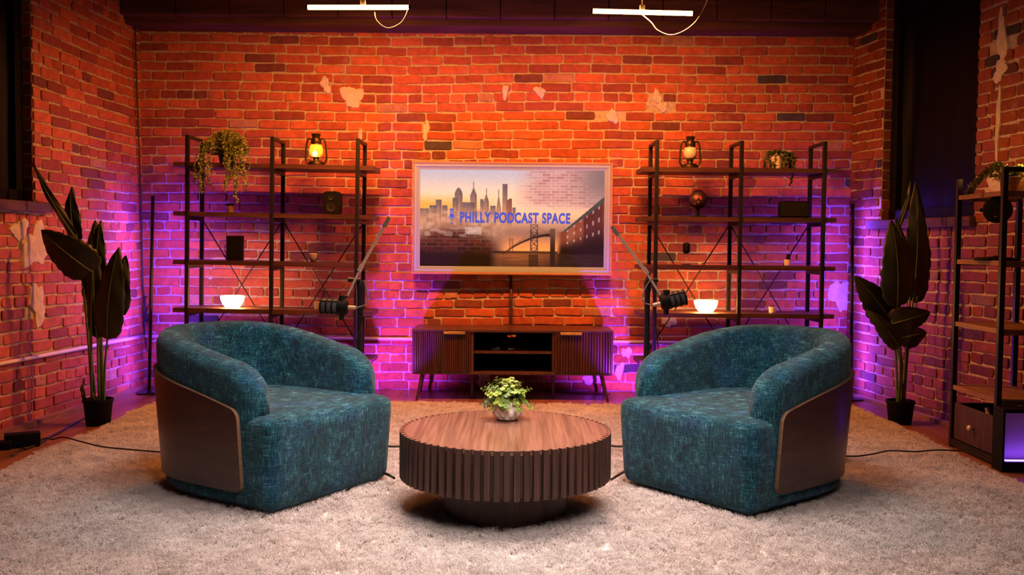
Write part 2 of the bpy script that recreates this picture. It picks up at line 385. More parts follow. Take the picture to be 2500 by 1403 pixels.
# low wooden strips where the floor meets the side walls
mb = MB()
for s, OX, U, Nn in ((-1, XL, LU, LN), (1, XR, RU, RN)):
    O = Vector((OX, YB, 0)); vs = [O+U*u+Nn*d+Vector((0,0,z)) for u in (0, 5) for d in (.005, .06) for z in (0, .025)]
    mb.add(vs, [(0,1,3,2),(4,6,7,5),(0,4,5,1),(2,3,7,6),(0,2,6,4),(1,5,7,3)])
tag(mb.build('baseboard_side', 'rackwood'), kind='structure')
# ------------------------------------------------------------------ rug
RX0, RX1, RY0, RY1 = -2.36, 2.33, 2.1, 6.24; RZ = .022
rug = thing('shag_rug', 'large cream shag rug under the armchairs and round table', 'rug', (0, 4.3, 0))
mb = MB(); nx, ny = 120, 110; vs = []
def rugz(x, y): return RZ + .006*math.sin(x*3.1+y*1.7)*math.sin(y*4.3-x) + .003*math.sin(x*11+y*7)
for j in range(ny+1):
    for i in range(nx+1):
        x = RX0+(RX1-RX0)*i/nx; y = RY0+(RY1-RY0)*j/ny
        ex = .02*math.sin(y*5)+.01*math.sin(y*17); ey = .015*math.sin(x*6)+.01*math.sin(x*19)
        x += ex*(i in (0, nx)); y += ey*(j in (0, ny))
        edge = i in (0,nx) or j in (0,ny)
        vs.append((x, y, .002 if edge else rugz(x, y)-.012))
mb.add(vs, [(j*(nx+1)+i, j*(nx+1)+i+1, (j+1)*(nx+1)+i+1, (j+1)*(nx+1)+i) for j in range(ny) for i in range(nx)])
base = mb.build('backing', ['rug', 'pile'], rug, smooth=True, world=True)
ps_m = base.modifiers.new('pile', 'PARTICLE_SYSTEM'); ps = base.particle_systems[0].settings
ps.type = 'HAIR'; ps.count = 64000; ps.hair_length = .022; ps.hair_step = 4; ps.render_step = 3
ps.use_advanced_hair = False
ps.child_type = 'SIMPLE'; ps.child_percent = 2; ps.rendered_child_count = 9; ps.child_radius = .018; ps.child_roundness = .3
ps.clump_factor = .35; ps.roughness_2 = .02; ps.roughness_2_size = .4; ps.roughness_1 = .012; ps.roughness_1_size = .12; ps.roughness_endpoint = .012
ps.root_radius = 1.0; ps.tip_radius = .6; ps.radius_scale = .0016; ps.material = 2
base.show_instancer_for_render = True
# ------------------------------------------------------------------ armchair
def make_chair(name, label):
    root = thing(name, label, 'armchair', group=None)
    W, FR, BK = .39, -.42, .48
    def plan(inset=0):
        """closed outline from left-front corner clockwise around the back; returns pts, normals, kinds"""
        pts = []
        r = .075
        def arc(cx, cy, r, a0, a1, n): return [(cx+r*math.cos(a0+(a1-a0)*i/n), cy+r*math.sin(a0+(a1-a0)*i/n)) for i in range(n+1)]
        pts += arc(-W+r, FR+r, r, 1.5*PI, PI, 6)           # front-left corner, going to side
        for i in range(1, 12): pts.append((-W, FR+r+(0.02-(FR+r))*i/12))
        n = 36; e = 2.35
        for i in range(n+1):
            w = PI - PI*i/n; c, s = math.cos(w), math.sin(w)
            pts.append((W*math.copysign(abs(c)**(2/e), c), .02+(BK-.02)*abs(s)**(2/e)))
        for i in range(1, 12): pts.append((W, .02+(FR+r-.02)*i/12))
        pts += arc(W-r, FR+r, r, 0, -.5*PI, 6)
        for i in range(1, 10): pts.append((W-r-(2*W-2*r)*i/10, FR))
        return [Vector((p[0], p[1], 0)) for p in pts]
    out = plan(); n = len(out); nor = []
    for i in range(n):
        t = (out[(i+1)%n]-out[i-1]).normalized(); nor.append(Vector((-t.y, t.x, 0)))
    if nor[20].dot(out[20]) < 0: nor = [-q for q in nor]
    def flare(z): return -.036 + .044*min(1, z/.62)
    # seat block -------------------------------------------------
    mb = MB(); vs = []
    zt = .405; rings = [(.035, .03), (.045, .012), (.075, 0), (.15, 0), (.25, 0), (.34, 0), (.375, .003), (.392, .012), (.403, .028), (.410, .055), (.416, .10), (.421, .17)]
    for (z, ins) in rings:
        for p, q in zip(out, nor): vs.append(p + q*(flare(z)-ins) + Vector((0,0,z)))
    last = vs[5*n:6*n]; rings = rings[:10]; vs = vs[:10*n]
    for k, z in ((.80, .418), (.62, .423), (.40, .427), (.18, .429)):
        for p in last: vs.append(Vector((p.x*k, p.y*k, z)))
    R = len(rings)+4
    fs = [(i*n+(k+1)%n, i*n+k, (i+1)*n+k, (i+1)*n+(k+1)%n) for i in range(R-1) for k in range(n)]
    fs = [tuple(reversed(f)) for f in fs]
    fs.append(tuple(range(n))); fs.append(tuple((R-1)*n+k for k in range(n)))
    mb.add(vs, fs); mb.build('seat', 'fabric', root, smooth=True)
    # arms and back: swept shell ---------------------------------
    def H(y):
        if y < -.13: return .385+.235*math.sqrt(max(0, 1-((-.13-y)/.202)**2))
        t = min(1, (y+.13)/.61); return .62+.098*(1-(1-t)**1.45)
    idx = [i for i in range(n) if out[i].y > -.325 and i < 7+12+37+12]
    idx = [i for i in range(6, 6+12+37+12) if out[i].y > -.31]
    path = []
    for i in idx: path.append((out[i], nor[i]))
    # add finer samples at the two fronts
    def dense(a, b, m): return [(a[0].lerp(b[0], k/m), a[1]) for k in range(m)]
    fr0 = (Vector((-W, -.325, 0)), Vector((-1,0,0))); fr1 = (Vector((W, -.325, 0)), Vector((1,0,0)))
    path = [p for p in path if p[0].y > -.11]
    q0 = [(Vector((-W, -.325+.205*(k/14)**1.8, 0)), Vector((-1,0,0))) for k in range(14)]
    q1 = [(Vector((W, q[0].y, 0)), Vector((1,0,0))) for q in reversed(q0)]
    path = q0+path+q1
    mb = MB(); vs = []; prof_n = None
    for (p, q) in path:
        h = H(p.y); e = min(1, max(0, (p.y+.305)/.06)); k = math.sqrt(1-(1-e)**2)*.8+.2
        T = (.145 + .015*max(0, (p.y)/.48)); Tt = T*k
        ctr = p - q*(T/2)
        prof = []
        o_off = lambda z: T/2*k + flare(z)*1.0 + .004
        i_off = lambda z: -T/2*k + flare(z) + .055*max(0, (z-.40)/.3)*(.4+.6*max(0, p.y/.4))
        for z in (.06, .15, .25, .34): prof.append((o_off(z), z))
        hr = min(.075, (h-.36)*.8)
        for j in range(0, 11):
            w = PI*j/10; zz = h-hr+hr*max(0, math.sin(w))**.9
            a = o_off(h-hr); b = i_off(h-hr); mid = (a+b)/2; rad = (a-b)/2
            prof.append((mid+rad*math.copysign(abs(math.cos(w))**.85, math.cos(w)), zz))
        for z in (.34, .30): prof.append((i_off(z), min(z, h-.02)))
        prof_n = len(prof)
        for (o_, z) in prof: vs.append(ctr + q*o_ + Vector((0,0,z)))
    m = len(path)
    fs = [(i*prof_n+k, i*prof_n+k+1, (i+1)*prof_n+k+1, (i+1)*prof_n+k) for i in range(m-1) for k in range(prof_n-1)]
    fs += [tuple(range(prof_n))[::-1], tuple((m-1)*prof_n+k for k in range(prof_n))]
    mb.add(vs, fs); o = mb.build('backrest', 'fabric', root, smooth=True, sub=1)
    tag(o, 'curved upholstered back and arms')
    # bent wood panel --------------------------------------------
    ppath = [(out[i], nor[i]) for i in range(n) if out[i].y > -.225 and i < 7+12+37+12]
    e0 = (Vector((-W, -.25, 0)), Vector((-1,0,0))); e1 = (Vector((W, -.25, 0)), Vector((1,0,0)))
    def ex(e, s): return [(Vector((e[0].x, e[0].y+d, 0)), e[1]) for d in s]
    ppath = ex(e0, (0,.003,.008,.015)) + ppath + ex(e1, (.015,.008,.003,0))
    L = [0]
    for a, b in zip(ppath, ppath[1:]): L.append(L[-1]+(b[0]-a[0]).length)
    mb = MB(); vo, vi = [], []; m = len(ppath); K = 8
    for (p, q), s in zip(ppath, L):
        d = min(s, L[-1]-s); r = .035; c = 0 if d > r else r-math.sqrt(max(0, r*r-(r-d)**2))
        z0_, z1_ = .105+c, (H(p.y) if p.y > -.12 else .62+.233*(p.y+.13))-.16-c
        for k in range(K):
            z = z0_+(z1_-z0_)*k/(K-1)
            vo.append(p+q*(flare(z)+.020)+Vector((0,0,z))); vi.append(p+q*(flare(z)+.002)+Vector((0,0,z)))
    g = lambda i, k: i*K+k; nn = len(vo)
    mb.add(vo+vi, [(g(i,k), g(i,k+1), g(i+1,k+1), g(i+1,k)) for i in range(m-1) for k in range(K-1)] + [(nn+g(i,k), nn+g(i+1,k), nn+g(i+1,k+1), nn+g(i,k+1)) for i in range(m-1) for k in range(K-1)], 0)
    ring = [g(0,k) for k in range(K)] + [g(i,K-1) for i in range(1,m)] + [g(m-1,k) for k in range(K-2,-1,-1)] + [g(i,0) for i in range(m-2,0,-1)]
    b0 = len(mb.v)-2*nn
    for a, b in zip(ring, ring[1:]+ring[:1]): mb.f.append([a, b, nn+b, nn+a]); mb.m.append(1); mb.col.append(None)
    o = mb.build('wood_panel', ['panel', 'plyedge'], root, smooth=True, angle=50); tag(o, 'bent wood panel wrapped round the lower back')
    mb = MB(); mb.lathe([(.27, .022), (.27, .05), (.2, .055)], 36); mb.build('base', 'blackplastic', root)
    return root
# left chair: seat corners on the rug at (675,1250) and (950,1155)
chair = make_chair('armchair', 'teal tweed barrel armchair with dark wood panel, on the rug left of the table')
def place(ch, pc, pf, s):
    """pc: near front corner, pf: far front corner on the floor; s=-1 left chair (faces +x)"""
    d = (pf-pc).normalized(); mid = (pc+pf)/2
    face = Vector((-d.y*s, d.x*s, 0)) if False else (Vector((d.y, -d.x, 0)) if s < 0 else Vector((-d.y, d.x, 0)))
    ang = math.atan2(face.x, -face.y)
    ch.location = mid - face*.40; ch.location.z = .0; ch.rotation_euler.z = ang
    print('chair', ch.location, math.degrees(ang), (pf-pc).length)
pcL, pfL = fl(652, 1258, .045), fl(968, 1158, .045); pcR, pfR = fl(1856, 1268, .045), fl(1488, 1162, .045)
place(chair, Vector((pcL.x, pcL.y, 0)), Vector((pfL.x, pfL.y, 0)), -1)
chair2 = dup(chair, (0,0,0), 0, 'teal tweed barrel armchair with reddish wood panel, on the rug right of the table')
place(chair2, Vector((pcR.x, pcR.y, 0)), Vector((pfR.x, pfR.y, 0)), 1)
# ------------------------------------------------------------------ coffee table
TC = Vector((at(1234, 1052, 3.70).x, 3.70, 0)); TZ = .352
tb = thing('coffee_table', 'round walnut coffee table with slatted drum side on the rug', 'coffee table', TC)
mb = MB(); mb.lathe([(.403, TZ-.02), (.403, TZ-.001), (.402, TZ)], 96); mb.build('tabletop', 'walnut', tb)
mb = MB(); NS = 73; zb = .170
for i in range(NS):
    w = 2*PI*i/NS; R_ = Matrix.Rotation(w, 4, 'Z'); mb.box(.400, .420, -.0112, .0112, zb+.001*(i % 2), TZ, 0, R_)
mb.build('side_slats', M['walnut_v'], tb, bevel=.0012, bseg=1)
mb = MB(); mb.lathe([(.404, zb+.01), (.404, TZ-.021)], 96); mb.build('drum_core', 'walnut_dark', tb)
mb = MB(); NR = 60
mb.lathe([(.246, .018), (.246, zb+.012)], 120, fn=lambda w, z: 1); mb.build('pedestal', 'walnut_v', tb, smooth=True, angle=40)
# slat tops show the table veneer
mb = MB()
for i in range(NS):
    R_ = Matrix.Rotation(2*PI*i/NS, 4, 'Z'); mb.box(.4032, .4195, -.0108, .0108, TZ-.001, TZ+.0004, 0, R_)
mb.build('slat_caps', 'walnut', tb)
# ------------------------------------------------------------------ table plant
def leaf_disc(mb, c, nrm, up, r, mi, asp=1.0, cup=.25):
    nrm = Vector(nrm).normalized(); up = Vector(up); a = up-nrm*up.dot(nrm)
    if a.length < 1e-4: a = Vector((1,0,0))-nrm*nrm.x
    a.normalize(); b = nrm.cross(a); n = 8; vs = [c + nrm*(-cup*r)]
    for k in range(n):
        w = 2*PI*k/n; rr = r*(1 if k else 1.12); vs.append(c + a*math.cos(w)*rr*asp + b*math.sin(w)*rr)
    mb.add(vs, [(0, 1+k, 1+(k+1)%n) for k in range(n)], mi)
PP = fl(1238, 1026, TZ); PP = Vector((PP.x, PP.y+.02, TZ))
pl = thing('potted_plant', 'lime green leafy plant in a white embossed pot on the round table', 'potted plant', PP)
mb = MB(); prof = [(.034,0),(.046,.006),(.056,.022),(.062,.042),(.060,.062),(.053,.078),(.049,.082),(.045,.08),(.045,.065)]
prof2 = []
for i in range(len(prof)-1):
    for k in range(4): t = k/4; prof2.append((prof[i][0]*(1-t)+prof[i+1][0]*t, prof[i][1]*(1-t)+prof[i+1][1]*t))
prof2.append(prof[-1])
mb.lathe(prof2, 120, fn=lambda w, z: 1+(.075*(abs(math.sin(5*w+z*60))+abs(math.sin(5*w-z*60)))-.075)*(1 if .004 < z < .078 else 0)); mb.build('pot', 'whitepot', pl, smooth=True)
mb = MB(); mb.lathe([(.046,.07),(0.001,.074)], 24); mb.build('soil', 'soil', pl)
mb = MB(); st = MB(); rnd = random.Random(2)
for i in range(120):
    az = rnd.uniform(0, 2*PI); el = rnd.uniform(-.25, 1.35) if i > 10 else rnd.uniform(.9, 1.5); L = rnd.uniform(.050, .098)
    d = Vector((math.cos(az)*math.cos(el), math.sin(az)*math.cos(el)*.85, math.sin(el)))
    b0 = Vector((d.x*.022, d.y*.022, .085)); tip = b0+d*L+Vector((0,0,-.02 if el < .3 else 0)); mid = b0.lerp(tip, .5)+Vector((0,0,.014))
    pts = bez([b0, mid, tip], 5); st.tube(pts, .0011, 5)
    side = d.cross(Vector((0,0,1))).normalized(); mi = rnd.choice((0,0,0,1))
    for k in range(5):
        t = .35+.65*k/4; c = pts[int(t*(len(pts)-1))]; tw = k*PI/2+rnd.uniform(-.3,.3); o2 = side.cross(d).normalized()
        for s in (-1, 1):
            sd = (side*math.cos(tw)+o2*math.sin(tw))*s; r = rnd.uniform(.0065,.0100)*(1.0-.3*(k == 4))
            leaf_disc(mb, c+sd*r*.9+d*.003, (d*1.0+sd*rnd.uniform(-.5,.2)+Vector((0,0,.3))), sd, r, mi)
    leaf_disc(mb, tip+d*.004, d+Vector((0,0,.2)), side, .007, mi)
mb.build('foliage', ['leaflime', 'leafsage'], pl, smooth=True); st.build('stems', 'stemgreen', pl)
# ------------------------------------------------------------------ media console
cz = lambda v, Y=6.47: at(1250, v, Y).z
CY0, CY1 = 6.47, 6.87; x0, x1 = at(1006, 860, CY0).x, at(1497, 860, CY0).x; zt_ = cz(805); zb_ = cz(915)
cr = at(1153, 860, CY0).x; cl = at(1351, 860, CY0).x; xm = (x0+x1)/2
con = thing('media_console', 'low dark walnut media console with slatted doors under the television', 'media console', (xm, 6.67, 0))
mb = MB(); t = .018
mb.box(x0, x1, CY0-.006, CY1, zt_-t, zt_); mb.box(x0, x1, CY0, CY1, zb_, zb_+t); mb.box(x0, x0+t, CY0, CY1, zb_+t, zt_-t); mb.box(x1-t, x1, CY0, CY1, zb_+t, zt_-t)
mb.box(cr-.009, cr+.009, CY0+.004, CY1, zb_+t, zt_-t); mb.box(cl-.009, cl+.009, CY0+.004, CY1, zb_+t, zt_-t)
mb.build('cabinet_body', 'console', con, world=True, bevel=.002)
mb = MB(); zmid = cz(861); mb.box(cr+.009, cl-.009, CY0+.02, CY1-.012, zmid-.008, zmid+.008); mb.build('shelf', 'console', con, world=True)
# back board with an oval cable hole
mb = MB(); hz = at(1249, 819, CY1).z; hx = at(1249, 819, CY1).x; n = 32
ring = [Vector((hx+.031*math.copysign(abs(math.cos(2*PI*k/n))**.6, math.cos(2*PI*k/n)), CY1-.004, hz+.011*math.copysign(abs(math.sin(2*PI*k/n))**.8, math.sin(2*PI*k/n)))) for k in range(n)]
def rect(w, a, b, c, d):
    cs, sn = math.cos(w), math.sin(w); X = (b-hx) if cs > 0 else (a-hx); Z = (d-hz) if sn > 0 else (c-hz)
    k = min(abs(X/cs) if abs(cs) > 1e-6 else 1e9, abs(Z/sn) if abs(sn) > 1e-6 else 1e9); return Vector((hx+cs*k, CY1-.004, hz+sn*k))
outr = [rect(2*PI*k/n, x0+t, x1-t, zb_+t, zt_-t) for k in range(n)]
for i, (X, Z) in enumerate(((x1-t, zt_-t), (x0+t, zt_-t), (x0+t, zb_+t), (x1-t, zb_+t))):
    k = min(range(n), key=lambda k: (outr[k]-Vector((X, CY1-.004, Z))).length); outr[k] = Vector((X, CY1-.004, Z))
mb.add(ring+outr, [(k, (k+1)%n, n+(k+1)%n, n+k) for k in range(n)]); mb.build('back_board', 'blackplastic', con, world=True)
def door(xa, xb, hxa, hxb, n):
    d = MB(); z0, z1 = zb_+t+.002, zt_-t-.002; d.box(xa, xb, CY0+.004, CY0+.016, z0, z1)
    for i in range(n):
        w = (xb-xa)/n; c = xa+(i+.5)*w; vs = []
        prof = [(-w*.47, 0), (-w*.33, -.009), (0, -.012), (w*.33, -.009), (w*.47, 0)]
        vs = [Vector((c+p, CY0+.004+q, z)) for z in (z0, z1) for p, q in prof]
        d.add(vs, [(k, k+1, 5+k+1, 5+k) for k in range(4)] + [(0,4,3,2,1)[::1], (5,6,7,8,9)])
    o = d.build('door', 'console', con, world=True)
    h = MB(); hz0 = cz(812); h.box(hxa, hxb, CY0-.024, CY0-.006, hz0-.012, hz0-.002); h.box(hxa, hxb, CY0-.008, CY0-.004, hz0-.012, hz0+.006)
    hh = h.build('handle', 'brass', None, bevel=.0015); hh.parent = o; hh.location = -Vector(con.location); tag(hh, 'brass pull')
door(x0+t+.001, cr-.010, at(1083, 812, CY0).x, at(1136, 812, CY0).x, 26)
door(cl+.010, x1-t-.001, at(1368, 812, CY0).x, at(1421, 812, CY0).x, 20)
for (tu, bu, Y, tv) in ((1031, 1018, 6.50, 0), (1036, 1026, 6.84, 0), (1469, 1483, 6.50, 0), (1464, 1476, 6.84, 0), (1152, 1152, 6.60, 0), (1350, 1350, 6.60, 0)):
    mb = MB(); a = at(tu, 915, Y); b = at(bu, 974, Y); mb.tube([(a.x, Y+.0, zb_+.001), (b.x, Y-.03 if Y < 6.55 else Y, 0)], .01, 12, radii=[.014, .0085]); mb.build('leg', 'console', con, world=True, smooth=True, angle=40)
# small things on its middle shelf
mb = MB(); p = at(1211, 850, 6.6); sz = zmid+.008
mb.box(p.x-.03, p.x+.03, 6.56, 6.60, sz, sz+.012); mb.box(p.x+.004, p.x+.024, 6.565, 6.59, sz+.012, sz+.024)
one('remote_control', mb, 'greypot', 'small grey remote lying on the console shelf, left of the cable hole', 'remote', bevel=.003)
mb = MB(); p = at(1246, 852, 6.6); mb.tube([(p.x-.016, 6.57, sz+.007), (p.x+.006, 6.57, sz+.007), (p.x+.03, 6.575, sz+.006)], .006, 8, radii=[.006,.006,.003])
one('cable_plug', mb, 'chrome', 'small metal cable plug lying on the console shelf below the cable hole', 'plug')
# ------------------------------------------------------------------ television
TY = 6.84
def tvp(u, v, Y=TY): return at(u, v, Y)
a, b = tvp(1006, 391), tvp(1493, 674); tx0, tx1, tz1, tz0 = a.x, b.x, a.z, b.z
tz1 = (at(1006,391,TY).z+at(1495,399,TY).z)/2; tz0 = (at(1004,667,TY).z+at(1490,674,TY).z)/2
tv = thing('television', 'wall television showing a city skyline and bridge, in a pale wood frame', 'television', ((tx0+tx1)/2, 6.9, tz0))
mb = MB()
def frame(mb, x0, x1, z0, z1, w, y0, y1, mi=0):
    mb.box(x0, x1, y0, y1, z1-w, z1, mi); mb.box(x0, x1, y0, y1, z0, z0+w, mi); mb.box(x0, x0+w, y0, y1, z0+w, z1-w, mi); mb.box(x1-w, x1, y0, y1, z0+w, z1-w, mi)
frame(mb, tx0, tx1, tz0, tz1, .017, TY-.012, YB-.025); mb.build('outer_frame', 'tvwood', tv, world=True, bevel=.003)
mb = MB(); frame(mb, tx0+.017, tx1-.017, tz0+.017, tz1-.017, .022, TY-.006, TY+.03); frame(mb, tx0+.038, tx1-.038, tz0+.038, tz1-.038, .010, TY+.000, TY+.03); frame(mb, tx0+.047, tx1-.047, tz0+.047, tz1-.047, .012, TY+.004, TY+.03)
mb.build('inner_frame', 'tvinner', tv, world=True, bevel=.002)
mb = MB(); mb.box(tx0+.03, tx1-.03, TY+.03, YB-.03, tz0+.03, tz1-.03); mb.build('housing', 'blackplastic', tv, world=True)
sx0, sx1, sz0, sz1 = tx0+.058, tx1-.058, tz0+.058, tz1-.058
# the picture on the screen, worked out cell by cell
def sm(e0, e1, x):
    t = min(1, max(0, (x-e0)/(e1-e0))); return t*t*(3-2*t)
def mixc(a, b, t): return tuple(p+(q-p)*t for p, q in zip(a, b))
def hsh(i, j):
    x = math.sin(i*127.1+j*311.7)*43758.5453; return x-math.floor(x)
def vn(x, y):
    i, j = math.floor(x), math.floor(y); fx, fy = x-i, y-j; fx = fx*fx*(3-2*fx); fy = fy*fy*(3-2*fy)
    return (hsh(i,j)*(1-fx)+hsh(i+1,j)*fx)*(1-fy)+(hsh(i,j+1)*(1-fx)+hsh(i+1,j+1)*fx)*fy
def brk(u, v, sc):
    y = v*sc*.55; r = math.floor(y); x = u*sc*.33+.5*(r % 2); c = math.floor(x); m = (y-r < .16) or (x-c < .06); return m, hsh(c, r)
TW = [(.188,.230,.185,'dome'),(.176,.205,.29,'flat'),(.272,.309,.175,'peak'),(.345,.374,.24,'peak'),(.326,.345,.30,'flat'),(.413,.440,.25,'spire'),(.447,.473,.145,'flat'),(.472,.500,.265,'slant'),(.085,.117,.31,'flat'),(.23,.30,.335,'flat'),(.05,.09,.37,'flat'),(.12,.15,.37,'flat'),(.0,.05,.40,'flat'),(.38,.41,.37,'flat'),(.50,.52,.385,'flat')]
def picture(u, v):
    sky = mixc((.70,.63,.66), (.93,.72,.58), sm(0, .30, v)); sky = mixc(sky, (.95,.58,.25), sm(.22, .38, v)*sm(.62, .0, u)); sky = mixc(sky, (.90,.66,.50), sm(.5,1,u)*.5)
    c = sky
    low = mixc((.93,.66,.48), (.55,.36,.30), sm(.42,.68,v)); c = mixc(c, low, sm(.38,.46,v))
    # glow over the water, then dark river
    c = mixc(c, (.93,.52,.27), sm(.62,.84,v)*sm(.40,.5,u))
    for (a, b, tp, kind) in TW:
        m = (a+b)/2; h = tp; w = abs(u-m)/((b-a)/2)
        if kind == 'dome': h = tp+.06*w*w
        if kind == 'peak': h = tp+.09*w
        if kind == 'spire': h = tp+.16*w
        if kind == 'slant': h = tp+.05*(1-(u-a)/(b-a)) if u < m else tp+.03
        sp = kind in ('peak', 'spire') and abs(u-m) < .0022 and tp-.05 < v < tp+.02
        if (a < u < b and h < v < .58) or sp:
            bc = mixc((.42,.33,.33), (.80,.52,.38), sm(tp, .52, v)); bc = (bc[0]*(.86+.2*hsh(int(u*420), int(v*170))),)*1+tuple(x*(.86+.2*hsh(int(u*420), int(v*170))) for x in bc[1:])
            if kind == 'slant': bc = mixc(bc, (.50,.20,.14), .5)
            if u > m+.2*(b-a): bc = mixc(bc, (.3,.22,.22), .3)
            c = mixc(c, bc, .9*sm(.60,.50,v)+.1)
    if u < .52 and v > .38:   # low town blocks
        n = hsh(int(u*60), int(v*26)); n2 = vn(u*40, v*30); k = sm(.38,.44,v)*sm(.52,.38,u)*sm(.80,.66,v)
        c = mixc(c, mixc((.45,.28,.22), (.85,.62,.50), .5*n+.5*n2), .55*k)
    # brick fade, lower left
    k = sm(.60,.78,v+.08*math.sin(u*9))*sm(.47,.36,u)
    if k > 0:
        m, h = brk(u, v, 46); bc = mixc((.20,.085,.07), (.34,.13,.10), h) if not m else (.36,.22,.19)
        bc = mixc(bc, (.05,.025,.025), sm(.74,.95,v)); c = mixc(c, bc, k)
    if u < .34 and .60 < v < .70 and vn(u*26, v*40) > .52: c = mixc(c, (.88,.76,.70), .3*sm(.34,.26,u))
    if .245 < u < .335 and .59 < v < .67+.0: c = mixc(c, (.86,.74,.70), .4)
    # brick fade, upper right
    k = sm(.50,.68,u+.10*v)*sm(.46,.30,v-.10*(u-.7))
    if k > 0:
        m, h = brk(u, v, 62); bc = mixc((.62,.36,.36), (.74,.50,.48), h) if not m else (.80,.62,.58)
        bc = mixc(bc, (.42,.33,.34), sm(.75,1.0,u)*sm(.45,.1,v)*.9+.2*sm(.8,1,u)); c = mixc(c, bc, k*.85)
    # water
    if v > .855 and u > .36:
        w = mixc((.42,.22,.14), (.14,.08,.08), sm(.86,1,v)*.6+.5*abs(u-.52)); w = mixc(w, (.80,.42,.20), .55*math.exp(-((u-.55)/.16)**2)*(1-sm(.88,1,v)*.5)); w = mixc(w, (.12,.07,.07), .35*vn(u*12, v*120)+ .6*sm(.72,.8,u))
        c = mixc(c, w, sm(.36,.46,u))
        if .592 < u < .645 and v > .87: c = mixc(c, (.12,.08,.08), .6)
    if .835 < v < .862 and .40 < u < .75: c = mixc(c, (.14,.08,.08), .8)
    # bridge deck, cables and towers
    if .45 < u < .72:
        t = (u-.45)/.27; dk = .865-.215*max(0,math.sin(t*PI*.5))**.9; th = .012+.022*t
        if dk < v < dk+th: c = (.16,.11,.12)
        elif dk-.012-.02*t < v < dk and (int(u*300) % 2 == 0): c = mixc(c, (.2,.14,.14), .6)
    for (ta, tb_, tp, bt) in ((.598,.642,.555,.85),(.486,.508,.70,.84)):
        if ta < u < tb_ and tp < v < bt:
            w = (u-ta)/(tb_-ta); f_ = (v-tp)/(tb_-ta)/1.85; f_ -= math.floor(f_)
            if w < .16 or w > .84 or f_ < .1 or abs(w-f_) < .09 or abs(w-(1-f_)) < .09: c = mixc(c, (.22,.15,.15), .85 if tb_ > .6 and v > .62 else .5)
    for (ua, va, ub, vb) in ((.62,.555,.715,.67),(.62,.555,.54,.74)):
        if min(ua,ub) < u < max(ua,ub):
            t = (u-ua)/(ub-ua); cv = va+(vb-va)*(t**.8 if ub > ua else t**.75)
            if abs(v-cv) < .004: c = mixc(c, (.35,.22,.2), .5)
    if .708 < u < .735 and v > .60: c = mixc((.38,.24,.2), (.14,.09,.09), sm(.6,.85,v))
    # terrace of houses in perspective
    if u > .735:
        top = .63-(u-.775)*1.62 if u > .775 else .63; bot = .86+.03*(u-.73)
        if v > top:
            t = (v-top)/max(.01, bot-top); col = hsh(int((u-.735)**.8*18), 3)
            bc = mixc((.44,.17,.14), (.68,.36,.24), col) if u < .89 else mixc((.34,.15,.15), (.46,.20,.18), col)
            bc = mixc(bc, (.09,.055,.06), sm(.40,.95,t)+.15)
            if t < .10 and u > .78: bc = (.24,.23,.23)
            fr = ((u-.735)**1.15)*34; fr -= math.floor(fr); tt = t*4.2; ft = tt-math.floor(tt)
            if .36 < fr < .60 and .30 < ft < .66 and .1 < t < .62 and u > .78: bc = mixc(bc, (.80,.68,.62), .55)
            if t > 1: bc = mixc((.11,.07,.07), (.22,.14,.12), vn(u*20, v*60)*.6)
            c = mixc(c, bc, sm(.735,.775,u))
    if v > .86 and u < .42: c = mixc(c, (.06,.035,.035), .5*sm(.42,.3,u))
    g = .96+.08*hsh(int(u*300), int(v*200)); return tuple(min(1, max(0, x*g)) for x in c)
GX, GY = 440, 240
me = bpy.data.meshes.new('screen'); vs = []; fs = []; cols = []
for j in range(GY+1):
    for i in range(GX+1): vs.append((sx0+(sx1-sx0)*i/GX-tv.location.x, TY+.012-tv.location.y, sz1-(sz1-sz0)*j/GY-tv.location.z))
for j in range(GY):
    for i in range(GX): fs.append((j*(GX+1)+i, (j+1)*(GX+1)+i, (j+1)*(GX+1)+i+1, j*(GX+1)+i+1))
me.from_pydata(vs, [], fs); ca = me.color_attributes.new('Col', 'FLOAT_COLOR', 'POINT'); data = []
for j in range(GY+1):
    for i in range(GX+1): c = picture(i/GX, j/GY); data += [c[0]**2.2, c[1]**2.2, c[2]**2.2, 1]
ca.data.foreach_set('color', data)
ms, nt, b = nm('screen_picture'); a_ = nt.nodes.new('ShaderNodeAttribute'); a_.attribute_name = 'Col'
b.inputs['Base Color'].default_value = (.01,.01,.01,1); b.inputs['Roughness'].default_value = .5; b.inputs['Specular IOR Level'].default_value = .15
nt.links.new(a_.outputs['Color'], b.inputs['Emission Color']); b.inputs['Emission Strength'].default_value = 1.45
me.materials.append(ms); o = bpy.data.objects.new('screen', me); C.objects.link(o); o.parent = tv
blue = flat('title_blue', (0,0,0), .5, 0, (.05,.10,.62), .9)
tb0, tb1 = sx0+(sx1-sx0)*.2155, sx0+(sx1-sx0)*.815; tzb = sz1-(sz1-sz0)*.540; tzt = sz1-(sz1-sz0)*.425
fc = bpy.data.curves.new('lettering', 'FONT'); fc.body = 'PHILLY PODCAST SPACE'; fc.size = 1; fc.offset = .045; fc.space_character = 1.12; fc.space_word = 1.0
fo = bpy.data.objects.new('lettering', fc); C.objects.link(fo); fo.parent = o; fc.materials.append(blue)
bpy.context.view_layer.update(); dx, dy = fo.dimensions.x, fo.dimensions.y
fo.rotation_euler = (PI/2, 0, 0); fo.scale = ((tb1-tb0)/dx, (tzt-tzb)/dy, 1)
fo.location = Vector((tb0, TY+.010, tzb)) - tv.location; fo.rotation_euler = (PI/2, math.radians(.25), 0)
lm = bpy.data.meshes.new_from_object(fo.evaluated_get(bpy.context.evaluated_depsgraph_get())); lo = bpy.data.objects.new('lettering', lm); C.objects.link(lo)
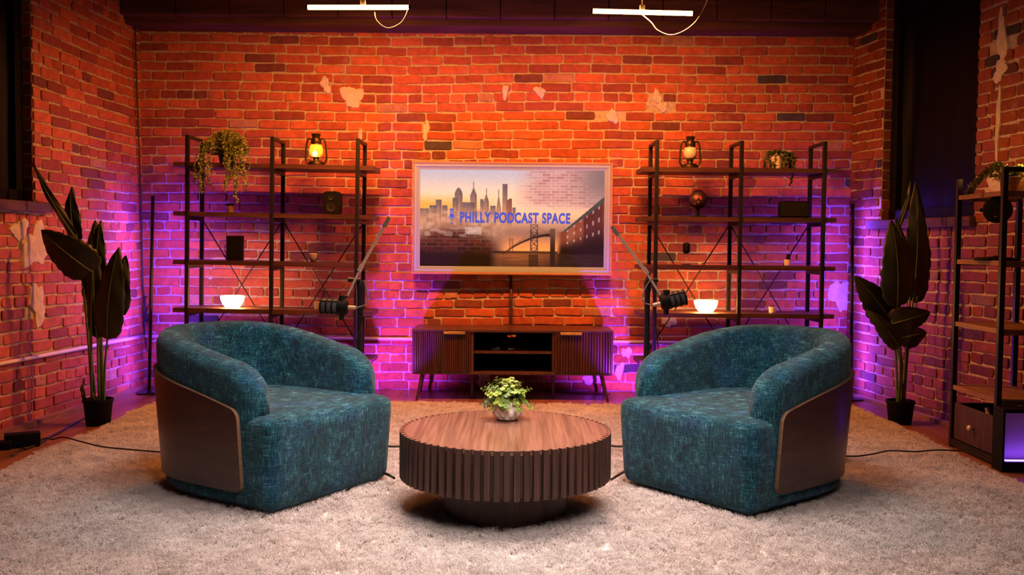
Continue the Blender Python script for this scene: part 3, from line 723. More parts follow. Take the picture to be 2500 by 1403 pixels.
lo.parent = o; lo.location = fo.location.copy(); lo.rotation_euler = fo.rotation_euler.copy(); lo.scale = fo.scale.copy(); bpy.data.objects.remove(fo)
# microphone emblem on the screen
mb = MB(); ex_ = sx0+(sx1-sx0)*.172; s = (sz1-sz0)
def dz(v): return sz1-s*v
n = 10; Y = TY+.0105; hw = .0145
for (va, vb) in ((.400,.424),(.429,.437),(.442,.450),(.455,.500)):
    pts = []
    def wv(v): 
        t = (v-.400)/.1; return hw*(math.sqrt(max(0, 1-((.2-t)/.2)**2)) if t < .2 else (math.sqrt(max(0, 1-((t-.8)/.2)**2)) if t > .8 else 1))
    vv = [va+(vb-va)*k/n for k in range(n+1)]
    L_ = [Vector((ex_-max(wv(v),.001), Y, dz(v))) for v in vv]; R_ = [Vector((ex_+max(wv(v),.001), Y, dz(v))) for v in vv]
    mb.add(L_+R_, [(k, k+1, n+1+k+1, n+1+k) for k in range(n)])
arc = [Vector((ex_+.025*math.cos(w), Y, dz(.475)+.030*math.sin(w))) for w in [PI+PI*k/16 for k in range(17)]]
arc2 = [Vector((ex_+.020*math.cos(w), Y, dz(.475)+.024*math.sin(w))) for w in [PI+PI*k/16 for k in range(17)]]
mb.add(arc+arc2, [(k, k+1, 17+k+1, 17+k) for k in range(16)])
mb.add([Vector((ex_-.002,Y,dz(.517))),Vector((ex_+.002,Y,dz(.517))),Vector((ex_+.002,Y,dz(.55))),Vector((ex_-.002,Y,dz(.55)))], [(0,1,2,3)])
mb.add([Vector((ex_-.012,Y,dz(.55))),Vector((ex_+.012,Y,dz(.55))),Vector((ex_+.012,Y,dz(.557))),Vector((ex_-.012,Y,dz(.557)))], [(0,1,2,3)])
em = mb.build('emblem', blue, None, world=False); em.parent = o; em.location = -Vector(tv.location)
# cable from the television down the wall
mb = MB(); mb.tube([at(1247, 672, 6.925), at(1248, 740, 6.925), at(1247, 800, 6.93), (hx, 6.93, hz)], .012, 8)
one('cable_cover', mb, 'shelfwood', 'dark vertical cable cover on the brick between television and console', 'cable cover', smooth=True)
mb = MB(); mb.tube(bez([at(1275, 915, 6.9), at(1300, 940, 6.9), at(1340, 952, 6.86), Vector((at(1400,960,6.8).x, 6.8, .006)), Vector((at(1490,968,6.75).x, 6.78, .006))], 8), .004, 6)
one('floor_cable', mb, 'cable', 'black power cord hanging behind the console and lying on the floor', 'cord', smooth=True)
# ------------------------------------------------------------------ shelf units
SL = [1.625, 1.290, .957, .628, .297]; UY0, UY1 = 6.40, 6.73
def make_shelf(fx, ex0, ex1, name, label):
    xc = fx[1]; root = thing(name, label, 'shelving unit', (xc, 6.565, 0)); w = .026
    for x in fx:
        mb = MB(); mb.box(x-w/2, x+w/2, UY0, UY0+w, 0, 1.81); mb.box(x-w/2, x+w/2, UY1-w, UY1, 0, 1.81); mb.box(x-w/2, x+w/2, UY0+w, UY1-w, 1.81-w*.8, 1.81); mb.box(x-w/2, x+w/2, UY0+w, UY1-w, 0, w)
        for z in SL: mb.box(x-w/2, x+w/2, UY0+w, UY1-w, z-.058, z-.032)
        mb.build('side_frame', 'black', root, world=True, bevel=.0015, bseg=1)
    for z in SL:
        mb = MB()
        xs = [ex0]+[q for x in fx for q in (x-w/2-.0005, x+w/2+.0005)]+[ex1]
        mb.box(ex0, ex1, UY0+w+.001, UY1-w-.001, z-.030, z)
        for i in range(0, len(xs)-1, 2): mb.box(xs[i], xs[i+1], UY0+.004, UY0+w+.001, z-.030, z); mb.box(xs[i], xs[i+1], UY1-w-.001, UY1-.004, z-.030, z)
        mb.build('shelf', 'shelfwood', root, world=True)
    for x0_, x1_ in zip(fx, fx[1:]):
        for za, zb2 in ((SL[1]-.04, SL[4]+.02),):
            for s in (0, 1):
                mb = MB(); a = Vector((x0_ if s else x1_, UY1-.008-.008*s, za)); b = Vector((x1_ if s else x0_, UY1-.008-.008*s, zb2))
                mb.tube([a, b], .0045, 6); mb.build('cross_brace', 'black', root, world=True)
    return root
fxL = [at(u, 560, 6.40).x for u in (449, 657, 872)]; fxR = [at(u, 560, 6.40).x for u in (1602, 1808, 2011)]
fxL = [at(451.5,560,6.41).x, at(658,560,6.41).x, at(866,560,6.41).x]
shl = make_shelf(fxL, at(417,560,6.4).x, at(905,560,6.4).x, 'shelving_unit', 'black metal and wood shelving unit with lit lantern on top, left of the television')
TILT = .012; shl.rotation_euler.y = TILT
shr = make_shelf(fxR, at(1566,560,6.4).x, at(2042,560,6.4).x, 'shelving_unit', 'black metal and wood shelving unit with white lantern on top, right of the television')
def zl(x, lvl, side=-1): return SL[lvl] - ((x-fxL[1])*TILT if side < 0 else 0)
def spot(u, lvl, side, Y=6.56):
    x = at(u, 600, Y).x; return Vector((x, Y, zl(x, lvl, side)+.0015))
# ------------------------------------------------------------------ lanterns
def make_lantern(loc, label, lit):
    r = thing('hurricane_lantern', label, 'lantern', loc, 0, None)
    mb = MB(); mb.lathe([(.050,0),(.055,.004),(.056,.020),(.052,.030),(.040,.036),(.022,.040),(.018,.052),(.024,.056),(.024,.064)], 28); mb.build('fuel_tank', 'bronze', r, smooth=True, angle=40)
    mb = MB(); mb.lathe([(.026,.066),(.042,.082),(.047,.105),(.045,.130),(.036,.150)], 28); o = mb.build('globe', 'flame' if lit else 'frost', r, smooth=True); tag(o, 'glowing yellow glass globe' if lit else 'frosted white glass globe')
    if lit:
        mb = MB(); mb.lathe([(.001,.0635),(.014,.075),(.016,.088),(.006,.108),(.001,.115)], 12, cy=-.040); mb.build('flame', 'flamecore', r, smooth=True)
    mb = MB(); mb.lathe([(.037,.150),(.034,.158),(.036,.164),(.034,.190),(.026,.200),(.030,.218),(.034,.222),(.030,.226),(.001,.226)], 28); mb.build('chimney_cap', 'bronze', r, smooth=True, angle=40)
    mb = MB()
    for s in (-1, 1): mb.tube(bez([(s*.030,0,.186),(s*.052,0,.190),(s*.063,0,.165),(s*.070,0,.10),(s*.072,0,.05),(s*.058,0,.022),(s*.046,0,.018)], 6), .0065, 8)
    mb.build('side_tubes', 'bronze', r, smooth=True)
    mb = MB(); mb.tube(bez([(-.066,-.008,.17),(-.078,-.02,.12),(-.070,-.04,.06),(0,-.058,.03),(.070,-.04,.06),(.078,-.02,.12),(.066,-.008,.17)], 6), .0018, 6); mb.build('carry_handle', 'bronze', r)
    mb = MB(); mb.tube([(-.044,-.010,.125),(0,-.048,.100),(.040,-.02,.072)], .0013, 5); mb.build('guard_wire', 'bronze', r)
    return r
p = spot(772, 0, -1); make_lantern(p, 'bronze hurricane lantern with glowing yellow globe on the shelving unit', True)
p = spot(1681, 0, 1); make_lantern(p, 'bronze hurricane lantern with unlit white globe on the shelving unit', False)
# ------------------------------------------------------------------ glowing bowls
def make_bowl(loc, label):
    r = thing('bowl_lamp', label, 'lamp', loc, 0, 'glowing bowl lamps on the shelves')
    mb = MB(); mb.lathe([(.036,0),(.048,.006),(.066,.028),(.077,.054),(.081,.076),(.080,.082),(.074,.083),(.001,.081)], 40); mb.build('shade', 'bowl', r, smooth=True, angle=40)
    mb = MB(); mb.lathe([(.037,-.001),(.038,.002)], 24); mb.build('base', 'matwhite', r); return r
p = spot(567, 3, -1, 6.50); bl = make_bowl(p, 'glowing white bowl lamp on the left shelving unit, nearest the floor lamp')
p = spot(1726, 3, 1, 6.50); make_bowl(p, 'glowing white bowl lamp on the right shelving unit, beside a microphone')
# ------------------------------------------------------------------ trailing plants
def trail(name, label, loc, pot, strands, L, leafm, seed, lw=.006, ll=.016, yb=-.06, top=.06, spread=.09, dens=1.0, dome=60):
    r = thing(name, label, 'potted plant', loc); rnd = random.Random(seed)
    mb = MB(); mb.lathe(pot['prof'], 28); mb.build('pot', pot['mat'], r, smooth=True, angle=40)
    mb = MB(); st = MB(); h = pot['h']
    def leaf(c, d, s):
        d = d.normalized(); a = d.cross(Vector((rnd.uniform(-1,1), rnd.uniform(-1,1), rnd.uniform(-1,1)))).normalized(); l = ll*s*rnd.uniform(.7,1.2); w = lw*s
        mb.add([c, c+d*l*.45+a*w*.5, c+d*l, c+d*l*.45-a*w*.5], [(0,1,2,3)])
    for (ax, ay, dl) in strands:
        n = max(3, int(L*dl/.035)); p0 = Vector((ax*.35, ay*.35, h)); p1 = Vector((ax, ay, h+top*rnd.uniform(.0,.6))); ps = [p0, p1]
        q = Vector((ax*1.25, ay*1.2, h-.03)); ps.append(q)
        for k in range(n): q = q+Vector((rnd.uniform(-.014,.014), rnd.uniform(-.008,.008), -L*dl/n)); ps.append(q)
        pts = bez(ps, 4); st.tube(pts, .0014, 4)
        for k, c in enumerate(pts):
            for _ in range(int(3*dens)): leaf(c, Vector((rnd.uniform(-1,1), rnd.uniform(-1,1), rnd.uniform(-.9,.6))), 1)
    for i in range(dome):
        az = rnd.uniform(0, 2*PI); el = rnd.uniform(.1, 1.4); d = Vector((math.cos(az)*math.cos(el)*spread, math.sin(az)*math.cos(el)*spread*.8, math.sin(el)*top)); b0 = Vector((0,0,h-.01))
        pts = bez([b0, b0+d*.6+Vector((0,0,.01)), b0+d], 4); st.tube(pts, .0012, 4)
        for c in pts[2:]:
            for _ in range(int(3*dens)): leaf(c, d+Vector((rnd.uniform(-.1,.1), rnd.uniform(-.1,.1), rnd.uniform(-.1,.1))), 1)
    mb.build('foliage', leafm, r); st.build('stems', 'stemgreen', r); return r
rn = random.Random(4)
p = spot(555, 0, -1, 6.50)
pot1 = dict(prof=[(.035,0),(.048,.004),(.055,.06),(.052,.065),(.045,.063),(.001,.06)], mat='blackplastic', h=.06)
sx = [(-.10,-.11,.95),(-.07,-.13,.75),(-.115,-.11,.6),(-.085,-.12,1.05),(-.05,-.12,.55),(.035,-.13,.95),(.07,-.12,1.15),(.05,-.13,.8),(.09,-.11,1.0),(.02,-.13,.9),(.105,-.11,.55),(.06,-.12,1.3),(-.09,-.12,.85),(.08,-.13,.75)]
trail('trailing_plant', 'bushy yellow-green trailing plant hanging over the shelf edge, left of the lit lantern', p, pot1, [(a*1.15, b, c) if w == 0 else (a*1.3+.005, b+.02, c*.8) for (a, b, c) in sx for w in (0, 1)] or [q for w in (0,1) for q in sx], .23, 'leaftrail', 5, .009, .017, top=.175, spread=.155, dens=1.4, dome=210)
p = spot(1893, 0, 1, 6.54)
pot2 = dict(prof=[(.036,0),(.040,.004),(.046,.105),(.043,.110),(.040,.104),(.001,.10)], mat='whitepot', h=.105)
sx = [(-.065,-.03,.4),(-.075,-.02,.42),(-.06,-.05,.35),(.028,-.058,.42),(.045,-.05,.5),(.06,-.035,.45),(.075,-.02,.48),(.085,-.06,.95),(.07,-.05,.5),(.05,.03,.4),(-.05,.04,.4),(-.03,-.075,.5),(.09,-.02,.4),(.035,-.07,.3)]
trail('trailing_plant', 'dark ivy spilling from a white pot on the right shelving unit', p, pot2, sx, .19, 'leafivy', 8, .013, .015, top=.03, spread=.07, dens=1.5, dome=40)
# ------------------------------------------------------------------ small shelf things
def lathe_thing(name, label, cat, loc, parts, group=None):
    r = thing(name, label, cat, loc, 0, group)
    for pn, prof, m in parts: mb = MB(); mb.lathe(prof, 24); mb.build(pn, m, r, smooth=True, angle=40)
    return r
p = spot(562, 1, -1, 6.52); lathe_thing('candle_jar', 'tan candle jar with black lid below the trailing plant, left shelving unit', 'candle', p, [('jar', [(.024,0),(.027,.003),(.028,.045),(.026,.047)], 'plyedge'), ('lid', [(.029,.047),(.030,.050),(.029,.058),(.001,.058)], 'blackplastic')])
# black speakers
p = spot(812, 1, -1, 6.56)
r = thing('bookshelf_speaker', 'rounded black speaker on the left shelving unit, below the lit lantern', 'speaker', p)
mb = MB()
oct_ = [(-.058,.02),(-.045,0),(.045,0),(.058,.02),(.062,.085),(.056,.150),(.040,.162),(-.040,.162),(-.056,.150),(-.062,.085)]
mb.add([Vector((x,y,z)) for y in (-.05,.05) for x, z in oct_], [tuple(range(10)), tuple(range(19,9,-1))]+[(i,10+i,10+(i+1)%10,(i+1)%10) for i in range(10)]); mb.build('cabinet', 'blackplastic', r, bevel=.005)
mb = MB()
for z_, r_ in ((.055,.034),(.120,.020)): mb.lathe([(r_,0),(r_,.004),(r_*.85,.002),(r_*.3,-.0),(.001,.002)], 24, mat=Matrix.Translation((0,-.0495,z_))@Matrix.Rotation(PI/2,4,'X'))
mb.build('speaker_cones', 'conedark', r, smooth=True, angle=40)
p = spot(574, 2, -1, 6.52)
r = thing('router_box', 'upright matt black box with coiled cable on the left shelving unit', 'box', p)
mb = MB(); mb.box(-.054,.054,-.03,.03,0,.172); mb.build('box_body', 'blackplastic', r, bevel=.004)
mb = MB(); mb.tube(bez([(-.056,.01,.11),(-.07,.0,.10),(-.072,0,.07),(-.06,0,.05),(-.07,-.01,.08),(-.062,0,.105),(-.058,0,.06),(-.066,0,.03),(-.058,.02,.004)], 6), .0022, 5); mb.build('cable', 'cable', r)
p = spot(765, 2, -1, 6.54); lathe_thing('small_vase', 'small grey rounded vase on the left shelving unit, behind the microphone boom', 'vase', p, [('vase_body', [(.014,0),(.020,.004),(.030,.035),(.031,.055),(.024,.062),(.022,.060),(.020,.05),(.001,.04)], 'greypot')])
p = spot(777, 3, -1, 6.50); lathe_thing('small_pot', 'small grey-brown pot on the left shelving unit, half hidden behind the microphone', 'pot', p, [('pot', [(.022,0),(.026,.003),(.031,.05),(.030,.054),(.027,.05),(.001,.046)], 'greypot')])
# right unit
p = spot(1701, 1, 1, 6.54)
r = thing('desk_globe', 'dark desk globe with pink patches on the right shelving unit', 'globe', p)
mb = MB(); mb.lathe([(.056,0),(.056,.008),(.012,.012),(.011,.055),(.004,.062)], 24, cx=.004); mb.build('stand', 'blackplastic', r, smooth=True, angle=40)
mb = MB(); n = 16; prof = [(max(.0005,.061*math.sin(PI*k/n)), .122-.061*math.cos(PI*k/n)) for k in range(n+1)]; mb.lathe(prof, 32); mb.build('ball', 'globe', r, smooth=True)
mb = MB(); rr_ = random.Random(3)
for (cx, cz_, a, b_) in ((-.020,.012,.012,.013),(-.028,.016,.009,.006),(.004,.020,.010,.004),(.008,.010,.006,.008),(.014,.002,.008,.005),(-.006,-.018,.007,.006),(.036,-.022,.005,.005),(-.03,-.03,.008,.004)):
    vs = []; n = 12
    for k in range(n):
        w = 2*PI*k/n; q = 1+.25*math.sin(3*w+cx*900); x = cx+a*math.cos(w)*q; z = cz_+b_*math.sin(w)*q; y = -math.sqrt(max(.0001, .0617**2-x*x-z*z)); vs.append(Vector((x, y, .122+z)))
    mb.add(vs, [tuple(range(n))])
mb.build('pink_patches', 'pink', r)
mb = MB(); mb.tube([Vector((.064*math.sin(w), 0, .122+.064*math.cos(w))) for w in [math.radians(a) for a in range(-25, 200, 15)]], .003, 6); mb.build('meridian', 'blackplastic', r)
p = spot(1936, 1, 1, 6.56)
r = thing('clock_radio', 'wide black rounded box speaker on the right shelving unit, below the ivy', 'speaker', p)
mb = MB(); mb.box(-.104,.104,-.04,.04,0,.118); mb.build('cabinet', 'blackplastic', r, bevel=.014)
mb = MB(); mb.box(-.092,.092,-.042,-.0395,.012,.106); mb.build('grille', 'conedark', r, bevel=.003)
p = spot(1676, 2, 1, 6.52)
r = thing('desk_microphone', 'small black desk microphone on a thin stand, right shelving unit', 'microphone', p)
mb = MB(); mb.lathe([(.034,0),(.034,.004),(.006,.006),(.001,.006)], 24); mb.build('base', 'black', r)
mb = MB(); mb.tube([(0,0,.005),(0,0,.085)], .003, 8); mb.build('stem', 'chrome', r)
mb = MB(); mb.lathe([(.010,.080),(.024,.086),(.026,.100),(.026,.140),(.020,.152),(.001,.156)], 24); mb.build('microphone_head', 'blackplastic', r, smooth=True)
def succ(u, lvl, label, hh, seed, dark=True):
    p = spot(u, lvl, 1, 6.50); r = thing('potted_succulent', label, 'potted plant', p); rnd = random.Random(seed)
    mb = MB(); mb.lathe([(.020,0),(.023,.003),(.026,.040),(.025,.043),(.022,.04),(.001,.036)], 24); mb.build('pot', 'matwhite', r, smooth=True, angle=40)
    mb = MB()
    for i in range(22):
        az = rnd.uniform(0,2*PI); el = rnd.uniform(.3,1.5) if hh > .03 else rnd.uniform(0,.8); d = Vector((math.cos(az)*math.cos(el), math.sin(az)*math.cos(el), math.sin(el)))*hh*rnd.uniform(.7,1.1); b0 = Vector((0,0,.038)); s = d.cross(Vector((0,0,1.01))).normalized()*.005; u_ = s.cross(d).normalized()*.003
        mb.add([b0-s, b0+s, b0+u_, b0+d*.5-s*1.1, b0+d*.5+s*1.1, b0+d*.5+u_, b0+d], [(0,1,4,3),(1,2,5,4),(2,0,3,5),(3,4,6),(4,5,6),(5,3,6)])
    mb.build('leaves', 'leafdark', r); return r
succ(1924, 2, 'spiky dark succulent in a small white pot on the right shelving unit', .055, 1)
succ(1889, 3, 'low squat succulent in a small cream pot on the lowest visible right shelf', .022, 2)
# ------------------------------------------------------------------ corner floor lamps
def make_lamp(u, v, top_v, Yb, label, du, led_dir):
    b = fl(u, v); b = Vector((b.x, Yb, 0)); b.x = at(u, v, Yb).x
    r = thing('floor_lamp', label, 'floor lamp', b, 0, 'slim corner floor lamps'); zt = at(u+du, top_v, Yb).z; tx = at(u+du, top_v, Yb).x-b.x
    mb = MB(); mb.lathe([(.088,0),(.088,.010),(.082,.014),(.001,.016)], 40); mb.build('base', 'black', r, smooth=True, angle=40)
    mb = MB(); d = (Vector((b.x, b.y, 0))).normalized(); mb.tube([(0,0,.012),(tx,0,zt)], .0125, 12); mb.build('pole', 'black', r, smooth=True, angle=40)
    mb = MB(); o = d*.040; s = Vector((-d.y, d.x, 0))*.0055
    a, c = Vector((0,0,.05))+o, Vector((tx,0,zt-.03))+o; mb.add([a-s, a+s, c+s, c-s, a-s-d*.026, a+s-d*.026, c+s-d*.026, c-s-d*.026], [(0,1,2,3),(0,4,5,1),(3,2,6,7),(0,3,7,4),(1,5,6,2)])
    mb.build('light_strip', 'ledblue', r); return r
make_lamp(364, 963, 478, 6.66, 'slim black floor lamp glowing purple in the left brick corner', 9, (.40, 1, 0))
make_lamp(2078, 967, 497, 6.66, 'slim black floor lamp glowing purple in the right brick corner', 4, (-.35, 1, 0))
# ------------------------------------------------------------------ tube lights
def make_tube(ua, va, ub, vb, Y, label, cu, cv):
    a, b = at(ua, va, Y), at(ub, vb, Y); m = (a+b)/2; TUBES.append(m)
    r = thing('tube_light', label, 'tube light', m, 0, 'ceiling tube lights')
    mb = MB(); mb.tube([a, b], .0135, 16); mb.build('tube', 'tube', r, world=True, smooth=True, angle=50)
    mb = MB(); dd = (b-a).normalized()
    for q, s in ((a, -1), (b, 1)): mb = MB(); mb.tube([q+dd*s*.002, q+dd*s*.012], .014, 12); mb.build('end_cap', 'blackplastic', r, world=True)
    c = at(cu, cv, Y); mb = MB(); mb.box(c.x-.014, c.x+.014, Y-.008, Y+.022, c.z-.002, c.z+.03); mb.build('clip', M['matwhite'], r, world=True, bevel=.003)
    mb = MB(); mb.tube([(c.x, Y+.01, c.z+.028), (c.x, Y+.01, 2.86)], .003, 6); mb.build('hanger', M['matwhite'], r, world=True)
    return r
YT = 5.6
TUBES = []
make_tube(752, 18, 997, 18, YT, 'glowing white tube light hung from the ceiling, nearest the lit lantern', 886, 12)
make_tube(1448, 27, 1690, 33, YT, 'glowing white tube light with dangling cord, hung from the ceiling, nearest the unlit lantern', 1568, 24)
mb = MB(); mb.tube(bez([at(1568,36,YT), at(1590,55,YT), at(1605,73,YT), at(1635,85,YT), at(1668,76,YT), at(1700,50,YT), at(1725,5,YT), at(1727,-20,YT)], 8), .0025, 6)
one('lamp_cord', mb, M['matwhite'], 'pale cord looping below the right-hand tube light', 'cord', smooth=True)
mb = MB(); mb.tube(bez([at(915,30,YT), at(920,50,YT), at(945,68,YT), at(975,58,YT), at(990,38,YT), at(1000,5,YT), at(1001,-20,YT)], 8), .002, 6)
one('lamp_cord', mb, 'shelfwood', 'dark cord looping below the left-hand tube light', 'cord', smooth=True)
# ------------------------------------------------------------------ microphones on boom stands
def make_mic(side, Y, label1, label2, P):
    """P: pixel positions measured on the photograph"""
    bt, bb = at(*P['boom_top'], Y), at(*P['boom_bot'], Y-.02); cl_ = at(*P['clamp'], Y); sx_ = P['stand_x']
    base = Vector((at(sx_, 900, Y+.03).x, Y+.03, .02))
    r = thing('boom_stand', label1, 'microphone stand', base)
    top = Vector((base.x, Y+.03, cl_.z+.0))
    mb = MB(); mb.tube([base+Vector((0,0,.06)), top+Vector((0,0,.0))], .014, 12, radii=[.0165,.0165]); mb.build('upright', 'black', r, world=True, smooth=True, angle=50)
    for k in range(3):
        w = (PI if side < 0 else 0) + k*2*PI/3; mb = MB(); e = base+Vector((math.cos(w)*.20, math.sin(w)*.20, .012))
        mb.tube([base+Vector((0,0,.20)), base+Vector((math.cos(w)*.03, math.sin(w)*.03,.16)), e], .008, 8); lg = mb.build('leg', 'black', r, world=True, smooth=True)
    mb = MB(); mb.lathe([(.018,0),(.020,.01),(.020,.05),(.014,.06)], 16, cx=top.x, cy=top.y, cz=top.z-.06); mb.tube([top+Vector((0,0,-.01)), cl_], .010, 8)
    mb.tube([cl_+Vector((-.035*1,.0,.0)), cl_+Vector((.030,.0,.0))], .010, 10, radii=[.014,.009]); mb.build('boom_clamp', 'black', r, world=True, smooth=True, angle=50)
    d = (bb-bt).normalized(); j = at(*P['joint'], Y-.005)
    mb = MB(); mb.tube([bt+d*.04, j], .0085, 12); mb.tube([j, bb], .0065, 12); mb.tube([j-d*.016, j+d*.022], .012, 12); o = mb.build('boom_arm', 'chrome', r, world=True, smooth=True, angle=50); tag(o, 'slanting chrome boom arm')
    mb = MB(); mb.tube([bt, bt+d*.055], .012, 12, radii=[.0105,.0125]); mb.build('counterweight', 'greycable', r, world=True, smooth=True, angle=50)
    # microphone
    a, b = at(*P['mic_front'], Y-.03), at(*P['mic_back'], Y-.03)
    m = thing('broadcast_microphone', label2, 'microphone', (a+b)/2); ax = (b-a).normalized(); L = (b-a).length
    rot = ax.to_track_quat('Z', 'Y').to_matrix().to_4x4(); T = Matrix.Translation(a) @ rot
    mb = MB(); mb.lathe([(.030,0),(.038,.005),(.0405,.012),(.0405,L*.62),(.038,L*.64)], 28, mat=T); mb.build('grille', 'grey', m, world=True, smooth=True, angle=40)
    mb = MB()
    for t in (.0, .20, .40, .60):
        z = L*t+.004; mb.lathe([(.039,z),(.0435,z),(.0435,z+.009),(.039,z+.009)], 28, mat=T)
    for k in range(4): mb.tube([T @ Vector((.0415*math.cos(k*PI/2+.78), .0415*math.sin(k*PI/2+.78), .004)), T @ Vector((.0415*math.cos(k*PI/2+.78), .0415*math.sin(k*PI/2+.78), L*.62))], .004, 6)
    mb.build('grille_rings', 'blackplastic', m, world=True, smooth=True, angle=40)
    mb = MB(); mb.lathe([(.036,L*.62),(.043,L*.65),(.043,L*.90),(.034,L*.98),(.014,L*1.0)], 28, mat=T); mb.build('body', 'blackplastic', m, world=True, smooth=True, angle=40)
    mb = MB(); c = T @ Vector((0,0,L*.77))
    mb.tube([c+Vector((0,-.0,-.068)), c+Vector((0,-.0,.062))], .016, 14, radii=[.014,.019]); mb.tube([c+Vector((0,0,.05)), bb], .009, 8); mb.build('yoke', 'black', m, world=True, smooth=True, angle=50)
    mb = MB(); e = T @ Vector((0,0,L+.04)); mb.tube([b-ax*.004, e], .010, 12); mb.build('plug', 'chrome', m, world=True, smooth=True, angle=50)
    mb = MB(); pts = [e]+[at(*q, Y-.02) for q in P['cable']]; mb.tube(bez(pts, 8), .0038, 6)
    one('microphone_cable', mb, 'greycable', P['clabel'], 'cable', smooth=True)
    mb = MB(); pts = [at(*q, Y+.01) for q in P['cable2']]; mb.tube(bez(pts, 8), .0035, 6)
    one('microphone_cable', mb, 'cable', P['clabel2'], 'cable', smooth=True)
make_mic(-1, 4.98, 'black microphone stand with chrome boom arm behind the left armchair', 'black broadcast microphone on a boom, above the left armchair',
  dict(boom_top=(950,530), boom_bot=(848,722), clamp=(866,683), joint=(881,653), stand_x=878, mic_front=(781,747), mic_back=(850,750),
       cable=[(880,748),(893,742),(898,725),(893,700),(889,684)], cable2=[(889,684),(886,710),(884,780),(868,840),(862,870)], clabel='short grey cable looping from the microphone above the left armchair', clabel2='black cable running down the microphone stand behind the left armchair'))
make_mic(1, 4.98, 'black microphone stand with chrome boom arm behind the right armchair', 'black broadcast microphone on a boom, above the right armchair',
  dict(boom_top=(1494,552), boom_bot=(1614,722), clamp=(1593,684), joint=(1575,660), stand_x=1578, mic_front=(1675,724), mic_back=(1612,740),
       cable=[(1582,742),(1572,738),(1568,724),(1577,700),(1590,681)], cable2=[(1590,681),(1594,710),(1598,760),(1605,830),(1608,860)], clabel='short grey cable looping from the microphone above the right armchair', clabel2='black cable running down the microphone stand behind the right armchair'))
# ------------------------------------------------------------------ bird of paradise plants
def big_leaf(r, A, B, w, mat, pot, side=0, sag=.04, yaw=0.0, name='leaf', fold=.25, stem=True, stemr=.006):
    """A: where the blade meets its stalk, B: its tip"""
    A, B = Vector(A), Vector(B); ax = B-A; L = ax.length; ax.normalize()
    view = Vector((math.sin(yaw), -math.cos(yaw), 0)); sd = ax.cross(view).normalized(); nr = sd.cross(ax).normalized()
    if nr.dot(view) < 0: nr = -nr
    mb = MB(); n, m = 22, 5; vs = []; rnd = random.Random(int(A.x*1000+B.z*777))
    ph = rnd.uniform(0, 6)
    for i in range(n+1):
        t = i/n; wd = w/2*(max(0,math.sin(PI*t**.72))**.62 if 0 < t < 1 else .02)*(1-.25*t)
        c = A+ax*L*t + nr*(sag*4*t*(1-t)) + Vector((0,0,-sag*.6*t*t))
        for j in range(-m, m+1):
            s = j/m; notch = 0
            if abs(j) == m: notch = .10*wd*max(0, math.sin(i*2.1+ph+j))
            vs.append(c + sd*(s*(wd-notch)) + nr*(-fold*wd*abs(s)**1.3 + .006*math.sin(t*14+ph+s*3)*abs(s)) - ax*(abs(s)*wd*.25))
    K = 2*m+1
    mb.add(vs, [(i*K+j, i*K+j+1, (i+1)*K+j+1, (i+1)*K+j) for i in range(n) for j in range(K-1)])
    o = mb.build(name, mat, r, world=True, smooth=True)
    so = o.modifiers.new('t', 'SOLIDIFY'); so.thickness = .0012
    rb = MB(); pts = [A+ax*L*t+nr*(sag*4*t*(1-t)+.0015)+Vector((0,0,-sag*.6*t*t)) for t in [k/14 for k in range(14)]]
    rb.tube(pts, .003, 6, radii=[.0045*(1-k/15) for k in range(14)])
    q = rb.build('midrib', 'stemgreen', None, smooth=True); q.parent = o; q.location = -Vector(r.location)
    if stem:
        p0 = Vector(pot); mid = p0.lerp(A, .5)+Vector(((A.x-p0.x)*-.12, 0, .02)); s = MB(); pts = bez([p0, mid, A, A+ax*.03], 8)
        s.tube(pts, .006, 8, radii=[stemr*1.5-(stemr*.9)*k/(len(pts)-1) for k in range(len(pts))]); s.build('stalk', 'stemgreen', r, world=True, smooth=True)
def pot(r, loc, rad, h):
    mb = MB(); mb.lathe([(rad*.78,0),(rad*.82,.004),(rad*.98,h-.02),(rad*1.05,h-.018),(rad*1.05,h),(rad*.96,h),(rad*.93,h-.03),(.001,h-.03)], 32); mb.build('pot', 'blackplastic', r, smooth=True, angle=40)
PY = 5.50; pb_ = at(240, 1034, PY); pz = .0
lp = thing('bird_of_paradise_plant', 'tall broad-leaved plant in a black pot against the left brick wall', 'potted plant', (pb_.x, PY, 0)); pot(lp, None, .083, .155)
def LL(ua, va, ub, vb, w, m='leafdark', dy=0, dy2=None, px=0, **k):
    dy2 = dy if dy2 is None else dy2
    big_leaf(lp, at(ua, va, PY+dy), at(ub, vb, PY+dy2), w*PY/F, m, (pb_.x+px, PY+dy*.15, .13), **k)
LL(188,585,79,388, 26, dy=-.02, dy2=-.06, px=-.03, fold=.6)
LL(187,590,175,445, 46, dy=.03, px=-.02)
LL(226,664,100,548, 108, dy=-.10, dy2=-.16, px=-.03, sag=.05)
LL(238,776,232,527, 78, 'leafbig', dy=.05, px=.02)
LL(242,690,246,527, 46, 'leafbig', dy=.00, px=.03)
LL(262,828,290,590, 84, 'leafbig', dy=-.06, px=.04, sag=.05)
LL(292,770,308,612, 58, 'leafbig', dy=-.03, px=.04, stem=False)
LL(238,826,236,600, 50, 'leafdark', dy=-.04, px=.01)
LL(210,978,206,915, 12, 'leafbig', dy=-.02, px=-.04, stem=False); LL(240,980,230,945, 12, 'leafbig', dy=-.06, px=.0, stem=False)
RY = 5.76; pr = at(2197, 1029, RY)
rp = thing('bird_of_paradise_plant', 'tall broad-leaved plant in a black pot against the right brick wall', 'potted plant', (pr.x, RY, 0)); pot(rp, None, .082, .145)
